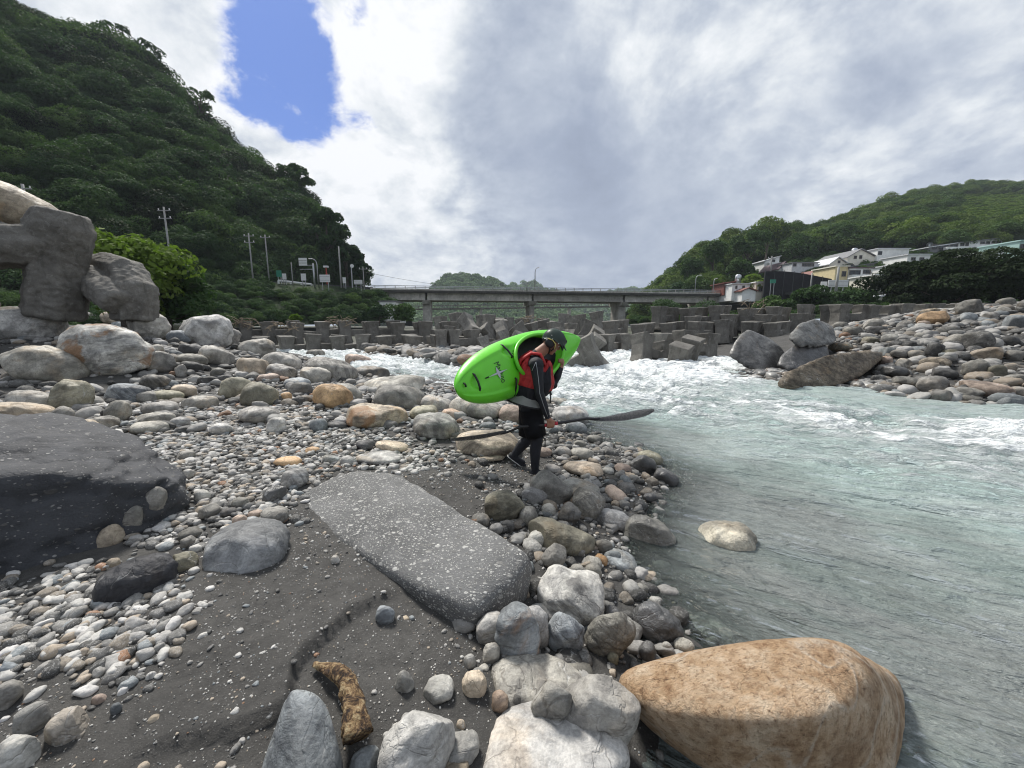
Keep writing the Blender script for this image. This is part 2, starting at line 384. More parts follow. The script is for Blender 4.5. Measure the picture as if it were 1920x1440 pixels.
# ------------------------------------------------------------------ ground height
GP = []
for px, py, z in [(60, 1420, .36), (300, 1420, .33), (500, 1420, .28), (700, 1420, .23), (950, 1420, .16), (1150, 1420, .04), (-300, 1300, .42), (-300, 1000, .5),
                  (50, 1250, .37), (300, 1200, .37), (600, 1200, .28), (850, 1200, .19), (1020, 1180, .10), (1150, 1250, .03), (1180, 1160, .015),
                  (50, 1100, .40), (300, 1000, .40), (500, 1050, .35), (650, 980, .33), (850, 920, .24), (780, 870, .28), (920, 860, .22), (1000, 890, .15), (1060, 960, .11), (1100, 1060, .06), (1080, 860, .12),
                  (1160, 960, .03), (1170, 900, .06),
                  (300, 850, .42), (450, 850, .40), (600, 850, .34), (700, 860, .31), (150, 800, .52), (450, 790, .45), (620, 790, .38), (800, 800, .30), (930, 790, .22), (1010, 800, .12),
                  # waterline
                  (1330, 1210, 0), (1240, 1140, 0), (1190, 1070, 0), (1225, 980, 0), (1255, 910, 0), (1215, 855, 0), (1125, 832, 0), (1085, 785, 0), (1045, 735, 0), (940, 728, 0),
                  (860, 715, 0), (760, 704, 0), (690, 692, 0), (610, 674, 0), (545, 662, 0), (480, 651, 0),
                  (1385, 692, 0), (1460, 724, 0), (1600, 730, 0), (1740, 752, 0), (1900, 768, 0), (2100, 800, 0),
                  # river bed
                  (1600, 1330, -.35), (1450, 1150, -.35), (1350, 1050, -.28), (1400, 930, -.45), (1350, 850, -.5), (1200, 790, -.4), (1150, 740, -.45), (1100, 700, -.5), (1250, 700, -.6),
                  (1500, 780, -.7), (1700, 850, -.7), (1900, 900, -.7), (1900, 1100, -.6), (1700, 1000, -.7), (1500, 900, -.7), (2200, 1000, -.6), (800, 682, -.35), (700, 672, -.4), (950, 690, -.35), (600, 660, -.35)]:
    GP.append(tuple(at_z(px, py, z)))
for px, Y, z in [(50, 6, .80), (200, 6.5, .80), (350, 6.8, .66), (500, 7.2, .52), (650, 7, .42), (800, 7, .30), (50, 8, 1.28), (250, 8.5, 1.2), (400, 9, .98), (550, 9, .62), (700, 9, .36), (850, 8.8, .24), (930, 8, .2),
                 (50, 10.5, 1.62), (300, 11, 1.5), (450, 13, 1.12), (520, 15, .6), (600, 12.5, .40), (680, 11.5, .22), (300, 16, 1.4), (100, 14, 1.8), (420, 20, .9), (300, 26, 1.0), (-200, 8, 1.4), (-200, 14, 2.0), (0, 22, 1.6), (420, 30, .5),
                 (1900, 12, 1.25), (1900, 16, 2.5), (1700, 12, .85), (1700, 17, 1.95), (1700, 22, 2.3), (1560, 13, .15), (1500, 17, .7), (1450, 22, .8), (1900, 22, 3.0), (2200, 14, 2.4), (1800, 10.5, .5), (1620, 11.5, .08), (1400, 26, .6),
                 (1100, 26, -.2), (900, 26, -.3), (700, 27, -.2), (550, 28, -.2), (1250, 24, -.2)]:
    GP.append(((px-CX)/F*Y, Y, z))
GP = np.array(GP)
def _U(r2): return np.where(r2 > 0, r2*np.log(np.maximum(r2, 1e-12)), 0)
def _tps_fit(XY, Zv, lam):
    n = len(XY); d2 = ((XY[:, None]-XY[None])**2).sum(-1); K = _U(d2) + lam*np.eye(n)
    Pm = np.c_[np.ones(n), XY]; A = np.zeros((n+3, n+3)); A[:n, :n] = K; A[:n, n:] = Pm; A[n:, :n] = Pm.T
    return np.linalg.solve(A, np.r_[Zv, 0, 0, 0])
_GW = _tps_fit(GP[:, :2], GP[:, 2], .12)
def _tps(XY, P, Wt):
    out = np.zeros(len(XY))
    for i in range(0, len(XY), 20000):
        q = XY[i:i+20000]; d2 = ((q[:, None]-P[None, :, :2])**2).sum(-1)
        out[i:i+20000] = _U(d2) @ Wt[:len(P)] + Wt[len(P)] + q @ Wt[len(P)+1:]
    return out
# the small scarp cut in the sand
SCARP = np.array([at_z(px, py, .27)[:2] for px, py in [(250, 1470), (330, 1425), (440, 1395), (535, 1345), (550, 1280), (575, 1240), (640, 1172), (700, 1128), (775, 1098)]])
def scarp(XY):
    best = np.full(len(XY), 1e9); side = np.zeros(len(XY)); along = np.zeros(len(XY))
    n = len(SCARP)-1
    for i in range(n):
        a, b = SCARP[i], SCARP[i+1]; ab = b-a; t = np.clip(((XY-a)@ab)/(ab@ab), 0, 1); q = a+t[:, None]*ab
        d = np.linalg.norm(XY-q, axis=1); cr = ab[0]*(XY[:, 1]-a[1])-ab[1]*(XY[:, 0]-a[0])
        m = d < best; best = np.where(m, d, best); side = np.where(m, np.sign(cr), side); along = np.where(m, (i+t)/n, along)
    sd = best*side; w = np.sin(np.clip(along, 0.0, 1)*math.pi)**.5
    sd = sd + .012*fbm(np.c_[XY*14, np.zeros(len(XY))], 2, 3)
    lip = sstep(sd, -.016, .012)*np.exp(-np.maximum(sd, 0)/.35)
    return .055*w*lip
def G(XY, fine=True):
    XY = np.atleast_2d(np.asarray(XY, float)); z = np.clip(_tps(XY, GP, _GW), -1.2, 3.2)
    r = np.hypot(XY[:, 0], XY[:, 1]); far = sstep(r, 28, 55)
    z = z*(1-far) + far*.6
    near = r < 6
    if fine:
        P3 = np.c_[XY, np.zeros(len(XY))]
        z = z + .035*fbm(P3*1.7, 3, 5)*sstep(r, 1, 4) + .012*fbm(P3*6, 3, 9)
        if near.any(): z[near] += scarp(XY[near])
    return z
def g1(x, y): return float(G([[x, y]])[0])
def polar(rings, angs):
    r, a = np.meshgrid(rings, angs, indexing='ij'); XY = np.stack([r*np.sin(a), r*np.cos(a)], -1).reshape(-1, 2)
    n, m = len(rings), len(angs); i, j = np.meshgrid(np.arange(n-1), np.arange(m-1), indexing='ij')
    q = (i*m+j).ravel(); return XY, np.stack([q, q+1, q+m+1, q+m], 1)
def make_ground():
    rings = np.concatenate([np.linspace(.3, .9, 12)[:-1], .9*np.exp(np.arange(0, 430)*.0173)])
    angs = np.radians(np.concatenate([np.arange(-180, -66, 6), np.arange(-66, 66, .30), np.arange(66, 181, 6)]))
    XY, Q = polar(rings, angs); z = G(XY)
    me = mesh_np('ground', np.c_[XY, z], Q)
    far = sstep(np.hypot(XY[:, 0], XY[:, 1]), 30, 50); fattr(me, 'far', far)
    m, t = new_mat('dark_river_sand'); co = t.add('ShaderNodeTexCoord').outputs['Object']
    big = t.noise(co, 1.6, 6, .6, .4); mid = t.noise(co, 14, 6, .65); gr = t.noise(co, 230, 3, .7); gr2 = t.noise(co, 90, 4, .7)
    c = t.mix(t.ss(big, .3, .7), (.050, .048, .045, 1), (.080, .077, .072, 1))
    c = t.mix(t.ss(mid, .42, .66, 0, .5), c, (.032, .031, .029, 1))
    c = t.mix(t.ss(gr, .60, .70, 0, .75), c, (.20, .195, .185, 1))
    c = t.mix(t.ss(gr2, .66, .72, 0, .8), c, (.26, .255, .24, 1))
    c = t.mix(t.ss(gr, .42, .32, 0, .6), c, (.018, .018, .018, 1))
    fa = t.add('ShaderNodeAttribute', attribute_name='far').outputs['Fac']
    c = t.mix(fa, c, t.mix(t.ss(t.noise(co, .05, 8, .7), .4, .6), (.03, .045, .02, 1), (.10, .095, .08, 1)))
    z_ = t.add('ShaderNodeSeparateXYZ', {0: co}).outputs[2]
    wet = t.ss(t.m('ADD', z_, t.m('MULTIPLY', mid, .06)), .10, .03)
    c = t.mix(t.m('MULTIPLY', wet, .5), c, t.mix(1.0, c, (.5, .5, .5, 1), 'MULTIPLY'))
    h = t.m('ADD', t.m('MULTIPLY', gr, .12), t.m('ADD', t.m('MULTIPLY', gr2, .25), mid))
    finish(t, c, t.mix(wet, (.85, .85, .85, 1), (.4, .4, .4, 1)), t.bump(h, .8, .02), spec=.25)
    o = link('ground', me, m); tag(o, 'dark grey river sand and gravel bank', 'ground', None, 'structure'); return o
make_ground()
# ------------------------------------------------------------------ river
FOAM = np.array([(at_z(px, py, 0)[0], at_z(px, py, 0)[1], v) for px, py, v in
    [(560, 664, .75), (640, 668, .7), (700, 688, .75), (800, 700, .7), (850, 690, .7), (1100, 682, .9), (1180, 685, .95), (1250, 690, .9), (1330, 682, .9), (1060, 720, .75), (1120, 740, .85), (1200, 728, .85), (1330, 712, .85), (1400, 712, .6), (1250, 768, .7), (1160, 765, .6),
     (1350, 788, .55), (1480, 795, .62), (1540, 785, 1.0), (1600, 765, .5), (1450, 752, .55), (1650, 800, .62), (1760, 815, .6), (1850, 828, .95), (1910, 810, .8), (1850, 890, .55), (1700, 870, .48),
     (1560, 840, .42), (1420, 825, .38), (1300, 815, .18), (1180, 800, .06), (1120, 800, .02), (1300, 900, .04), (1450, 890, .16), (1500, 960, .04), (1650, 930, .30), (1750, 990, .16), (1900, 980, .36), (1900, 1080, .16), (1400, 1050, 0), (1250, 1000, 0), (1300, 1150, 0), (1600, 1100, .02), (1700, 1200, 0), (1900, 1300, 0),
     (1850, 785, .35), (1700, 765, .25), (1560, 745, .30), (1480, 738, .4), (2100, 900, .6), (2200, 1050, .2), (1000, 1300, 0), (1150, 860, 0), (1000, 665, .8), (900, 662, .8), (2300, 1300, 0)]])
def foam_at(XY):
    XY = np.asarray(XY); out = np.zeros(len(XY))
    for i in range(0, len(XY), 40000):
        q = XY[i:i+40000]; d2 = ((q[:, None]-FOAM[None, :, :2])**2).sum(-1)
        dist = np.hypot(FOAM[:, 0], FOAM[:, 1])*.14
        w = 1/(d2/dist[None]**2 + .15)**1.7
        out[i:i+40000] = (w*FOAM[None, :, 2]).sum(1)/w.sum(1)
    return out
FLOW = np.array([.80, -.60])
def water_z(XY, fo):
    u = XY@FLOW; v = XY@np.array([.60, .80]); r = np.hypot(XY[:, 0], XY[:, 1])
    P = np.c_[u*.55, v*1.3, np.zeros(len(u))]
    warp = fbm(P*.9, 2, 41)*.5
    calm = .032*(.5-np.abs(fbm(np.c_[u*1.5+warp, v*5.5+warp*2, np.zeros(len(u))], 3, 31))) + .010*fbm(np.c_[u*.8, v*2.6, np.zeros(len(u))], 2, 33)
    rg = 1-np.abs(fbm(P*1.5+warp[:, None], 4, 51)); rap = (rg-.72)*.55 + .16*fbm(P*.55, 3, 57) + .10*fbm(P*4.2, 3, 59)
    hump = np.zeros(len(u))
    for px, py, h, s in [(1540, 800, .16, .45), (1850, 845, .15, .6), (1350, 800, .08, .7), (1150, 710, .16, 1.0), (1300, 705, .22, .9), (1420, 770, .10, .8), (1620, 820, .10, .6), (1050, 700, .14, 1.2), (1220, 690, .2, 1.0)]:
        q = at_z(px, py, .0)[:2]; hump += h*np.exp(-((XY-q)**2).sum(1)/s**2)
    k = sstep(fo, .12, .8)
    return calm + k*(rap + hump*(1+.4*fbm(P*3, 3, 61)))
def make_river():
    rings = np.concatenate([1.0*np.exp(np.arange(0, 425)*.0078), 27.5*np.exp(np.arange(1, 12)*.02)])
    angs = np.radians(np.concatenate([np.arange(-62, -30, .5), np.arange(-30, 62, .2), np.arange(62, 92, 1.5)]))
    XY, Q = polar(rings, angs); gz = G(XY, False); fo = foam_at(XY); z = water_z(XY, fo)
    dep = z-gz; land = (dep < -.12)
    keep = ~(land[Q].all(1)); Q = Q[keep]; used = np.unique(Q); mp = np.full(len(XY), -1); mp[used] = np.arange(len(used))
    me = mesh_np('river_water', np.c_[XY, z][used], mp[Q])
    fattr(me, 'foam', fo[used]); fattr(me, 'depth', np.maximum(dep, 0)[used]); fattr(me, 'crest', z[used])
    m, t = new_mat('river_water'); co = t.add('ShaderNodeTexCoord').outputs['Object']
    fo = t.add('ShaderNodeAttribute', attribute_name='foam').outputs['Fac']; dp = t.add('ShaderNodeAttribute', attribute_name='depth').outputs['Fac']; cr = t.add('ShaderNodeAttribute', attribute_name='crest').outputs['Fac']
    rot = t.add('ShaderNodeVectorRotate', {'Vector': co, 'Angle': math.atan2(.60, .80)}, rotation_type='Z_AXIS').outputs[0]
    st = t.v('MULTIPLY', rot, (.42, 1.25, 1.0))
    n1 = t.noise(st, 2.2, 9, .68, 1.1); n2 = t.noise(st, 7.5, 7, .68, .8); n3 = t.noise(t.v('MULTIPLY', rot, (1, 2.2, 1)), 26, 4, .6, .4)
    f = t.m('ADD', t.m('ADD', fo, t.m('MULTIPLY', cr, 1.6)), t.m('ADD', t.m('MULTIPLY', t.m('SUBTRACT', n1, .5), 1.5), t.m('MULTIPLY', t.m('SUBTRACT', n2, .5), 1.1)))
    foam = t.m('MULTIPLY', t.ss(f, .50, 1.04), t.ss(fo, .08, .32))
    lace = t.m('MULTIPLY', t.m('SUBTRACT', 1.0, t.ss(t.m('ABSOLUTE', t.m('SUBTRACT', n2, .5)), 0, .05)), t.ss(fo, .22, .6, 0, .35))
    foam = t.m('MAXIMUM', foam, lace)
    body = t.mix(t.ss(fo, .02, .55), (.22, .238, .228, 1), (.47, .555, .53, 1))
    body = t.mix(t.ss(t.noise(st, 1.1, 5, .6, .6), .42, .62, 0, .5), body, t.mix(1.0, body, (.72, .86, .82, 1), 'MULTIPLY'))
    hgt = t.m('ADD', t.m('MULTIPLY', t.noise(t.v('MULTIPLY', rot, (.30, 1.0, 1)), 9, 4, .55, .9), 1.0), t.m('ADD', t.m('MULTIPLY', n3, .22), t.m('MULTIPLY', t.noise(t.v('MULTIPLY', rot, (.35, 1.0, 1)), 2.6, 4, .55, 1.2), 1.8)))
    hgt = t.m('ADD', hgt, t.m('MULTIPLY', foam, .5))
    nrm = t.bump(hgt, 1.0, .11)
    fres = t.add('ShaderNodeFresnel', {'IOR': 1.333, 'Normal': nrm}).outputs[0]
    murk = t.m('SUBTRACT', 1.0, t.m('EXPONENT', t.m('MULTIPLY', dp, -6.5)))
    murk = t.m('MAXIMUM', murk, t.ss(fo, .1, .4))
    diff = t.add('ShaderNodeBsdfDiffuse', {'Color': body, 'Normal': nrm})
    tr = t.add('ShaderNodeBsdfTransparent', {'Color': (.72, .80, .76, 1)})
    under = t.add('ShaderNodeMixShader', {0: murk, 1: tr.outputs[0], 2: diff.outputs[0]})
    gl = t.add('ShaderNodeBsdfGlossy', {'Color': (1, 1, 1, 1), 'Roughness': .06, 'Normal': nrm})
    surf = t.add('ShaderNodeMixShader', {0: fres, 1: under.outputs[0], 2: gl.outputs[0]})
    fd = t.add('ShaderNodeBsdfDiffuse', {'Color': (.74, .77, .77, 1), 'Normal': nrm})
    allm = t.add('ShaderNodeMixShader', {0: foam, 1: surf.outputs[0], 2: fd.outputs[0]})
    t.add('ShaderNodeOutputMaterial', {'Surface': allm.outputs[0]})
    o = link('river_water', me, m); tag(o, 'pale green river with white rapids', 'river', None, 'structure')
make_river()
# ------------------------------------------------------------------ foliage
def leaf_cloud(seed, n, leaf, lobes=9, squash=.8, lobe_r=(.30, .50), spread=.62, fill=.25):
    """leaf-sized rhombs gathered in clumps through a crown of about unit radius"""
    rg = np.random.default_rng(seed)
    C = rg.normal(size=(lobes, 3)); C /= np.linalg.norm(C, axis=1)[:, None]; C *= spread*rg.uniform(.35, 1, (lobes, 1))**.6; C[:, 2] = C[:, 2]*squash
    LR = rg.uniform(*lobe_r, lobes)
    k = rg.choice(lobes, n, p=LR**2/np.sum(LR**2)); D = rg.normal(size=(n, 3)); D /= np.linalg.norm(D, axis=1)[:, None]
    D[:, 2] = np.where(D[:, 2] < -.35, -D[:, 2], D[:, 2])
    rr = 1-fill*rg.random(n)**2; rr *= 1+.16*fbm(D*3+k[:, None]*7.1, 2, seed)
    P = C[k] + D*(LR[k]*rr)[:, None]*np.array([1, 1, squash])
    N = D + rg.normal(size=(n, 3))*.55; N[:, 2] += .35; N /= np.linalg.norm(N, axis=1)[:, None]
    A = np.cross(N, rg.normal(size=(n, 3))); A /= np.linalg.norm(A, axis=1)[:, None]; B = np.cross(N, A)
    s = leaf*rg.uniform(.55, 1.3, n)[:, None]
    V = np.stack([P-A*s, P-B*s*.55+N*s*.12, P+A*s, P+B*s*.55+N*s*.12], 1).reshape(-1, 3)
    Fc = np.arange(4*n).reshape(n, 4); tone = np.repeat(np.clip(rg.normal(.5, .22, n)*.6+.4*rg.random(lobes)[k], 0, 1), 4)
    return V, Fc, tone
def leaf_mesh(name, mat, **kw):
    V, Fc, tone = leaf_cloud(**kw); me = mesh_np(name, V, Fc, False); fattr(me, 'tone', tone); me.materials.append(mat); return me
def ridge_poly(pts): return [np.array(at_y(px, py, Y)) for px, py, Y in pts]
def resample(P, n):
    P = np.array(P); s = np.r_[0, np.cumsum(np.linalg.norm(np.diff(P, axis=0), axis=1))]; u = np.linspace(0, s[-1], n)
    return np.stack([np.interp(u, s, P[:, k]) for k in range(3)], 1)
def hill(name, base, ridge, nu=90, nv=40, bulge=.12, back=(0, 80, -.9), rough=2.0, seed=3, mat='floor', pw=1.0):
    """a slope lofted from its foot to its ridge and down behind; returns a sampler of its surface"""
    Bm, Rm = resample(ridge_poly(base), nu), resample(ridge_poly(ridge), nu)
    t = np.linspace(0, 1, nv)[None, :, None]
    S = Bm[:, None]*(1-t) + Rm[:, None]*t
    hgt = (Rm[:, 2]-Bm[:, 2])[:, None]
    S[:, :, 2] += np.sin(t[..., 0]*math.pi)*bulge*hgt
    S[:, :, 2] += rough*fbm(S.reshape(-1, 3)*.035, 4, seed).reshape(nu, nv)*np.sin(t[..., 0]*math.pi*.5)
    tb = np.linspace(0, 1, 12)[None, 1:, None]; bk = np.array(back, float); zb = (Rm[:, 2]*bk[2])
    Bk = Rm[:, None] + tb*np.array([bk[0], bk[1], 0]); Bk[:, :, 2] += (tb[..., 0]**1.3)*zb[:, None]
    A = np.concatenate([S, Bk], 1); n, m = A.shape[:2]; i, j = np.meshgrid(np.arange(n-1), np.arange(m-1), indexing='ij'); q = (i*m+j).ravel()
    me = mesh_np(name, A.reshape(-1, 3), np.stack([q, q+m, q+m+1, q+1], 1)); o = link(name, me, M[mat]); tag(o, kind='structure')
    def sample(u, v):
        x = np.clip(u, 0, 1)*(nu-1); y = np.clip(v, 0, 1)*(nv-1); i = np.minimum(x.astype(int), nu-2); j = np.minimum(y.astype(int), nv-2); a = (x-i)[:, None]; b = (y-j)[:, None]
        return S[i, j]*(1-a)*(1-b)+S[i+1, j]*a*(1-b)+S[i, j+1]*(1-a)*b+S[i+1, j+1]*a*b
    return sample
def forest(name, sample, n, rad, mats, label, seed, zs=(.7, 1.2), lift=.45, vr=(0, 1), ur=(0, 1), leafn=420, leaf=.15, skip=None, cat='forest'):
    rg = np.random.default_rng(seed); u = rg.uniform(*ur, n); v = rg.uniform(*vr, n)
    P = sample(u, v); r = (rad[0]+(rad[1]-rad[0])*rg.random(n)**1.6)*(1+.35*fbm(P*.02, 2, seed))*np.clip(P[:, 1]/115, .5, 1.1)
    if skip is not None:
        k = ~skip(P); P, r, n = P[k], r[k], int(k.sum())
    P = P.copy(); P[:, 2] += r*lift
    src = [(leaf_mesh('%s_crown_%d' % (name, i), mats[i % len(mats)], seed=seed*10+i, n=leafn, leaf=leaf, lobes=7+i, squash=.75), None) for i in range(6)]
    rot = np.c_[rg.normal(0, .12, n), rg.normal(0, .12, n), rg.uniform(0, 6.28, n)]
    scl = np.c_[r, r, r*rg.uniform(zs[0], zs[1], n)]
    return instancer(name, P, rot, scl, rg.integers(0, 6, n), src, label, cat)
# left wooded mountain
s_left = hill('mountain', [(-900, 640, 40), (-300, 600, 44), (0, 592, 48), (160, 590, 50), (300, 590, 56), (430, 590, 66), (500, 560, 84), (580, 548, 92), (630, 542, 97), (655, 542, 99)],
              [(-900, -480, 190), (-300, -130, 180), (-100, -5, 172), (0, 62, 168), (100, 92, 164), (190, 125, 160), (270, 172, 156), (365, 255, 150), (440, 310, 142), (508, 358, 132), (552, 405, 122), (598, 478, 112), (628, 532, 104), (650, 548, 100)], 110, 46, .10, rough=5, seed=4)
forest('forest', s_left, 2700, (4.2, 10.5), [M['leaf'], M['leaf'], M['leaf_mid'], M['leaf'], M['leaf_dark'], M['leaf_mid']], 'dense dark green forest covering the steep mountain', 21, leafn=4200, leaf=.034)
# embankment below the mountain road
s_emb = hill('embankment', [(-600, 640, 30), (0, 625, 34), (160, 622, 38), (300, 622, 44), (430, 614, 52), (520, 610, 60), (620, 608, 68), (700, 606, 76), (745, 604, 84)],
             [(-600, 560, 44), (0, 560, 47), (160, 556, 50), (300, 552, 57), (430, 540, 68), (512, 528, 79), (600, 533, 82), (690, 541, 86), (716, 552, 87)], 70, 20, .12, back=(0, 10, -.05), rough=.8, seed=8)
forest('bank_shrubs', s_emb, 900, (1.4, 4.2), [M['leaf_mid'], M['leaf'], M['leaf']], 'shrubs and creepers on the bank below the road', 33, leafn=1500, leaf=.055, vr=(0, .93), cat='shrubs', skip=lambda P: (lambda q: (q[:, 0] > 505) & (q[:, 1] < 556))(proj(P)[0]))
# right-hand valley side
RB = [(1190, 606, 128), (1250, 590, 122), (1320, 562, 108), (1400, 556, 99), (1480, 554, 92), (1560, 554, 84), (1680, 557, 75), (1800, 562, 68), (2100, 562, 62), (2500, 570, 60)]
RR = [(1238, 548, 150), (1275, 512, 152), (1310, 482, 154), (1390, 452, 158), (1450, 452, 164), (1540, 437, 190), (1600, 415, 230), (1660, 386, 262), (1740, 364, 285), (1830, 352, 300), (1920, 352, 310), (2100, 330, 320), (2500, 300, 330)]
s_right = hill('valley_hill', RB, RR, 110, 44, .0, rough=2, seed=14)
_su, _sv = np.meshgrid(np.linspace(0, 1, 240), np.linspace(0, 1, 200)); _SP = s_right(_su.ravel(), _sv.ravel()); _SQ, _ = proj(_SP)
def surf_y(px, py):
    k = np.argmin((_SQ[:, 0]-px)**2 + (_SQ[:, 1]-py)**2); return float(_SP[k, 1])
s_bank = hill('river_bank', [(1180, 608, 70), (1300, 606, 60), (1450, 602, 50), (1600, 594, 42), (1800, 588, 38), (2100, 585, 36), (2500, 590, 36)],
              [(1190, 605, 100), (1320, 594, 90), (1400, 588, 86), (1470, 574, 84), (1560, 556, 82), (1680, 558, 73), (1800, 563, 66), (2100, 563, 60), (2500, 572, 58)], 60, 16, .03, back=(0, 6, -.02), rough=.5, seed=18)
forest('river_bank_shrubs', s_bank, 1100, (.9, 1.9), [M['leaf_mid'], M['leaf'], M['leaf_dark']], 'low shrubs on the bank between the village road and the block wall', 36, leafn=900, leaf=.075, vr=(0, .95), cat='shrubs', skip=lambda P: (lambda q: (q[:, 0] < 1460) & (q[:, 1] < 590))(proj(P)[0]))
def right_skip(P):
    q, _ = proj(P); h = (q[:, 0] > 1425) & (q[:, 0] < 2000) & (q[:, 1] > 474 - .03*np.maximum(q[:, 0]-1560, 0)) & (q[:, 1] < 552)
    fld = (q[:, 0] > 1785) & (q[:, 1] > 368) & (q[:, 1] < 424)
    low = (q[:, 0] > 1345) & (q[:, 1] > 500)
    return h | fld | low
forest('hill_forest', s_right, 3000, (3.0, 6.0), [M['leaf_mid'], M['leaf_hill'], M['leaf_hill']], 'green wooded hillside rising behind the houses', 45, skip=right_skip, leafn=2000, leaf=.055)
hs_ = np.random.default_rng(15); hp_ = s_right(hs_.uniform(.2, 1, 9000), hs_.uniform(0, .7, 9000)); hq_, _ = proj(hp_); hk_ = right_skip(hp_) & (hq_[:, 1] < 560) & (hq_[:, 1] > 430); hp_ = hp_[hk_][:1500]; nh_ = len(hp_)
instancer('village_shrubs', hp_, np.c_[np.zeros((nh_, 2)), hs_.uniform(0, 6, nh_)], np.repeat(hs_.uniform(.6, 1.7, nh_)[:, None], 3, 1), hs_.integers(0, 3, nh_), [(leaf_mesh('village_shrub_%d' % i, M['leaf_mid'], seed=700+i, n=500, leaf=.10, lobes=7, squash=.7), None) for i in range(3)], 'low green shrubs round the hillside houses', 'shrubs')
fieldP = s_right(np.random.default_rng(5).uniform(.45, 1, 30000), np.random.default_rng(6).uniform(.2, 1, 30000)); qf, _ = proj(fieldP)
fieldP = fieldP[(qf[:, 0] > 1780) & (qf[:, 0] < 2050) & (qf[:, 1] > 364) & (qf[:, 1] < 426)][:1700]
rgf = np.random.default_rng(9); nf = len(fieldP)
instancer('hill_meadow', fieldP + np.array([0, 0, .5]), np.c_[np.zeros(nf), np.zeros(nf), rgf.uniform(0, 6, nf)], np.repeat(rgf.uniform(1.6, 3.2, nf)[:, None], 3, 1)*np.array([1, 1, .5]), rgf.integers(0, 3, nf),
          [(leaf_mesh('meadow_clump_%d' % i, M['leaf_light'], seed=400+i, n=300, leaf=.16, lobes=6, squash=.5), None) for i in range(3)], 'tea field high on the hill, painted bright yellow-green as if in sun', 'field')  # the light leaf colour carries the patch of sun on this field
# distant hills seen under and over the bridge
s_far = hill('distant_hill', [(640, 612, 480), (760, 612, 480), (880, 612, 480), (1000, 612, 480), (1110, 612, 480)],
             [(640, 575, 640), (760, 566, 640), (808, 545, 640), (835, 522, 640), (862, 518, 640), (892, 522, 640), (925, 530, 640), (952, 548, 640), (1020, 572, 640), (1110, 600, 640)], 60, 24, .02, back=(0, 300, -.9), rough=6, seed=24, mat='floor')
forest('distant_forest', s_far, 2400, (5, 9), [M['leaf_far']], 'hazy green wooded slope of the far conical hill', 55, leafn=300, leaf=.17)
s_far2 = hill('distant_ridge', [(850, 612, 750), (1050, 612, 750), (1250, 612, 750), (1400, 612, 750)], [(850, 545, 1050), (985, 538, 1050), (1040, 552, 1050), (1120, 560, 1050), (1180, 545, 1050), (1300, 560, 1050), (1400, 580, 1050)], 50, 16, .02, back=(0, 200, -.9), rough=10, seed=25)
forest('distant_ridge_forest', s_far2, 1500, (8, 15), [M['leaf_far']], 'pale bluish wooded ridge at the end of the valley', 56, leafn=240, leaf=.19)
# ------------------------------------------------------------------ single trees
def tree(label, base, height, crown_r, leaf_n, leaf, mat, seed, lean=(0, 0), crown_z=.62, lobes=10, squash=.8, group=None, trunk_r=None, name='leafy_tree', spread=.66, limbs=6, cat='tree', lobe_r=(.30, .50)):
    rg = random.Random(seed); root = empty(name, base); tag(root, label, cat, group)
    tr = trunk_r or height*.028
    top = Vector((lean[0]*height, lean[1]*height, max(height*.2, height-crown_r*squash*(spread*.8+.42)-crown_r*.15)))
    mb = MB(); pts = [Vector((0, 0, -.5)), Vector((lean[0]*height*.25, lean[1]*height*.25, height*.2)), top*.7+Vector((rg.uniform(-.2, .2), 0, 0)), top+Vector((0, 0, crown_r*.4))]
    mb.tube(pts, [tr*1.3, tr, tr*.7, tr*.25], 7)
    for k in range(limbs):
        a = rg.uniform(0, 6.28); s = pts[2]*rg.uniform(.6, 1.05); e = top + Vector((math.cos(a)*crown_r*.7, math.sin(a)*crown_r*.7, rg.uniform(-.2, .6)*crown_r))
        mb.tube([s, (s+e)/2+Vector((0, 0, -crown_r*.06)), e], [tr*.45, tr*.3, tr*.08], 5)
    mb.build('trunk', M['bark'], root, True)
    V, Fc, tone = leaf_cloud(seed, leaf_n, leaf/crown_r, lobes, squash, lobe_r, spread)
    me = mesh_np('crown', V*crown_r, Fc, False); fattr(me, 'tone', tone)
    link('crown', me, mat, root, top + Vector((0, 0, crown_r*.15))); return root
def tree_px(label, px, py_base, py_top, Y, wpx, **kw):
    b = at_y(px, py_base, Y); tp = at_y(px, py_top, Y); h = tp[2]-b[2]; cr = wpx/2/F*Y
    kw.setdefault('crown_z', max(.25, 1-1.0*cr*kw.get('squash', .8)/h*1.0))
    return tree(label, b, h, cr, mat=kw.pop('mat', M['leaf']), leaf_n=kw.pop('leaf_n', 3000), leaf=kw.pop('leaf', .3), **kw)
tree_px('bright yellow-green tree just behind the eroded concrete units', 235, 610, 424, 24, 200, mat=M['leaf_light'], leaf_n=9000, leaf=.19, seed=1, lobes=30, squash=.8, spread=.85)
tree_px('light green bush spilling down beside the eroded concrete units', 320, 610, 500, 27, 150, mat=M['leaf_mid'], leaf_n=6000, leaf=.18, seed=2, lobes=22, spread=.8, name='leafy_bush', cat='bush')
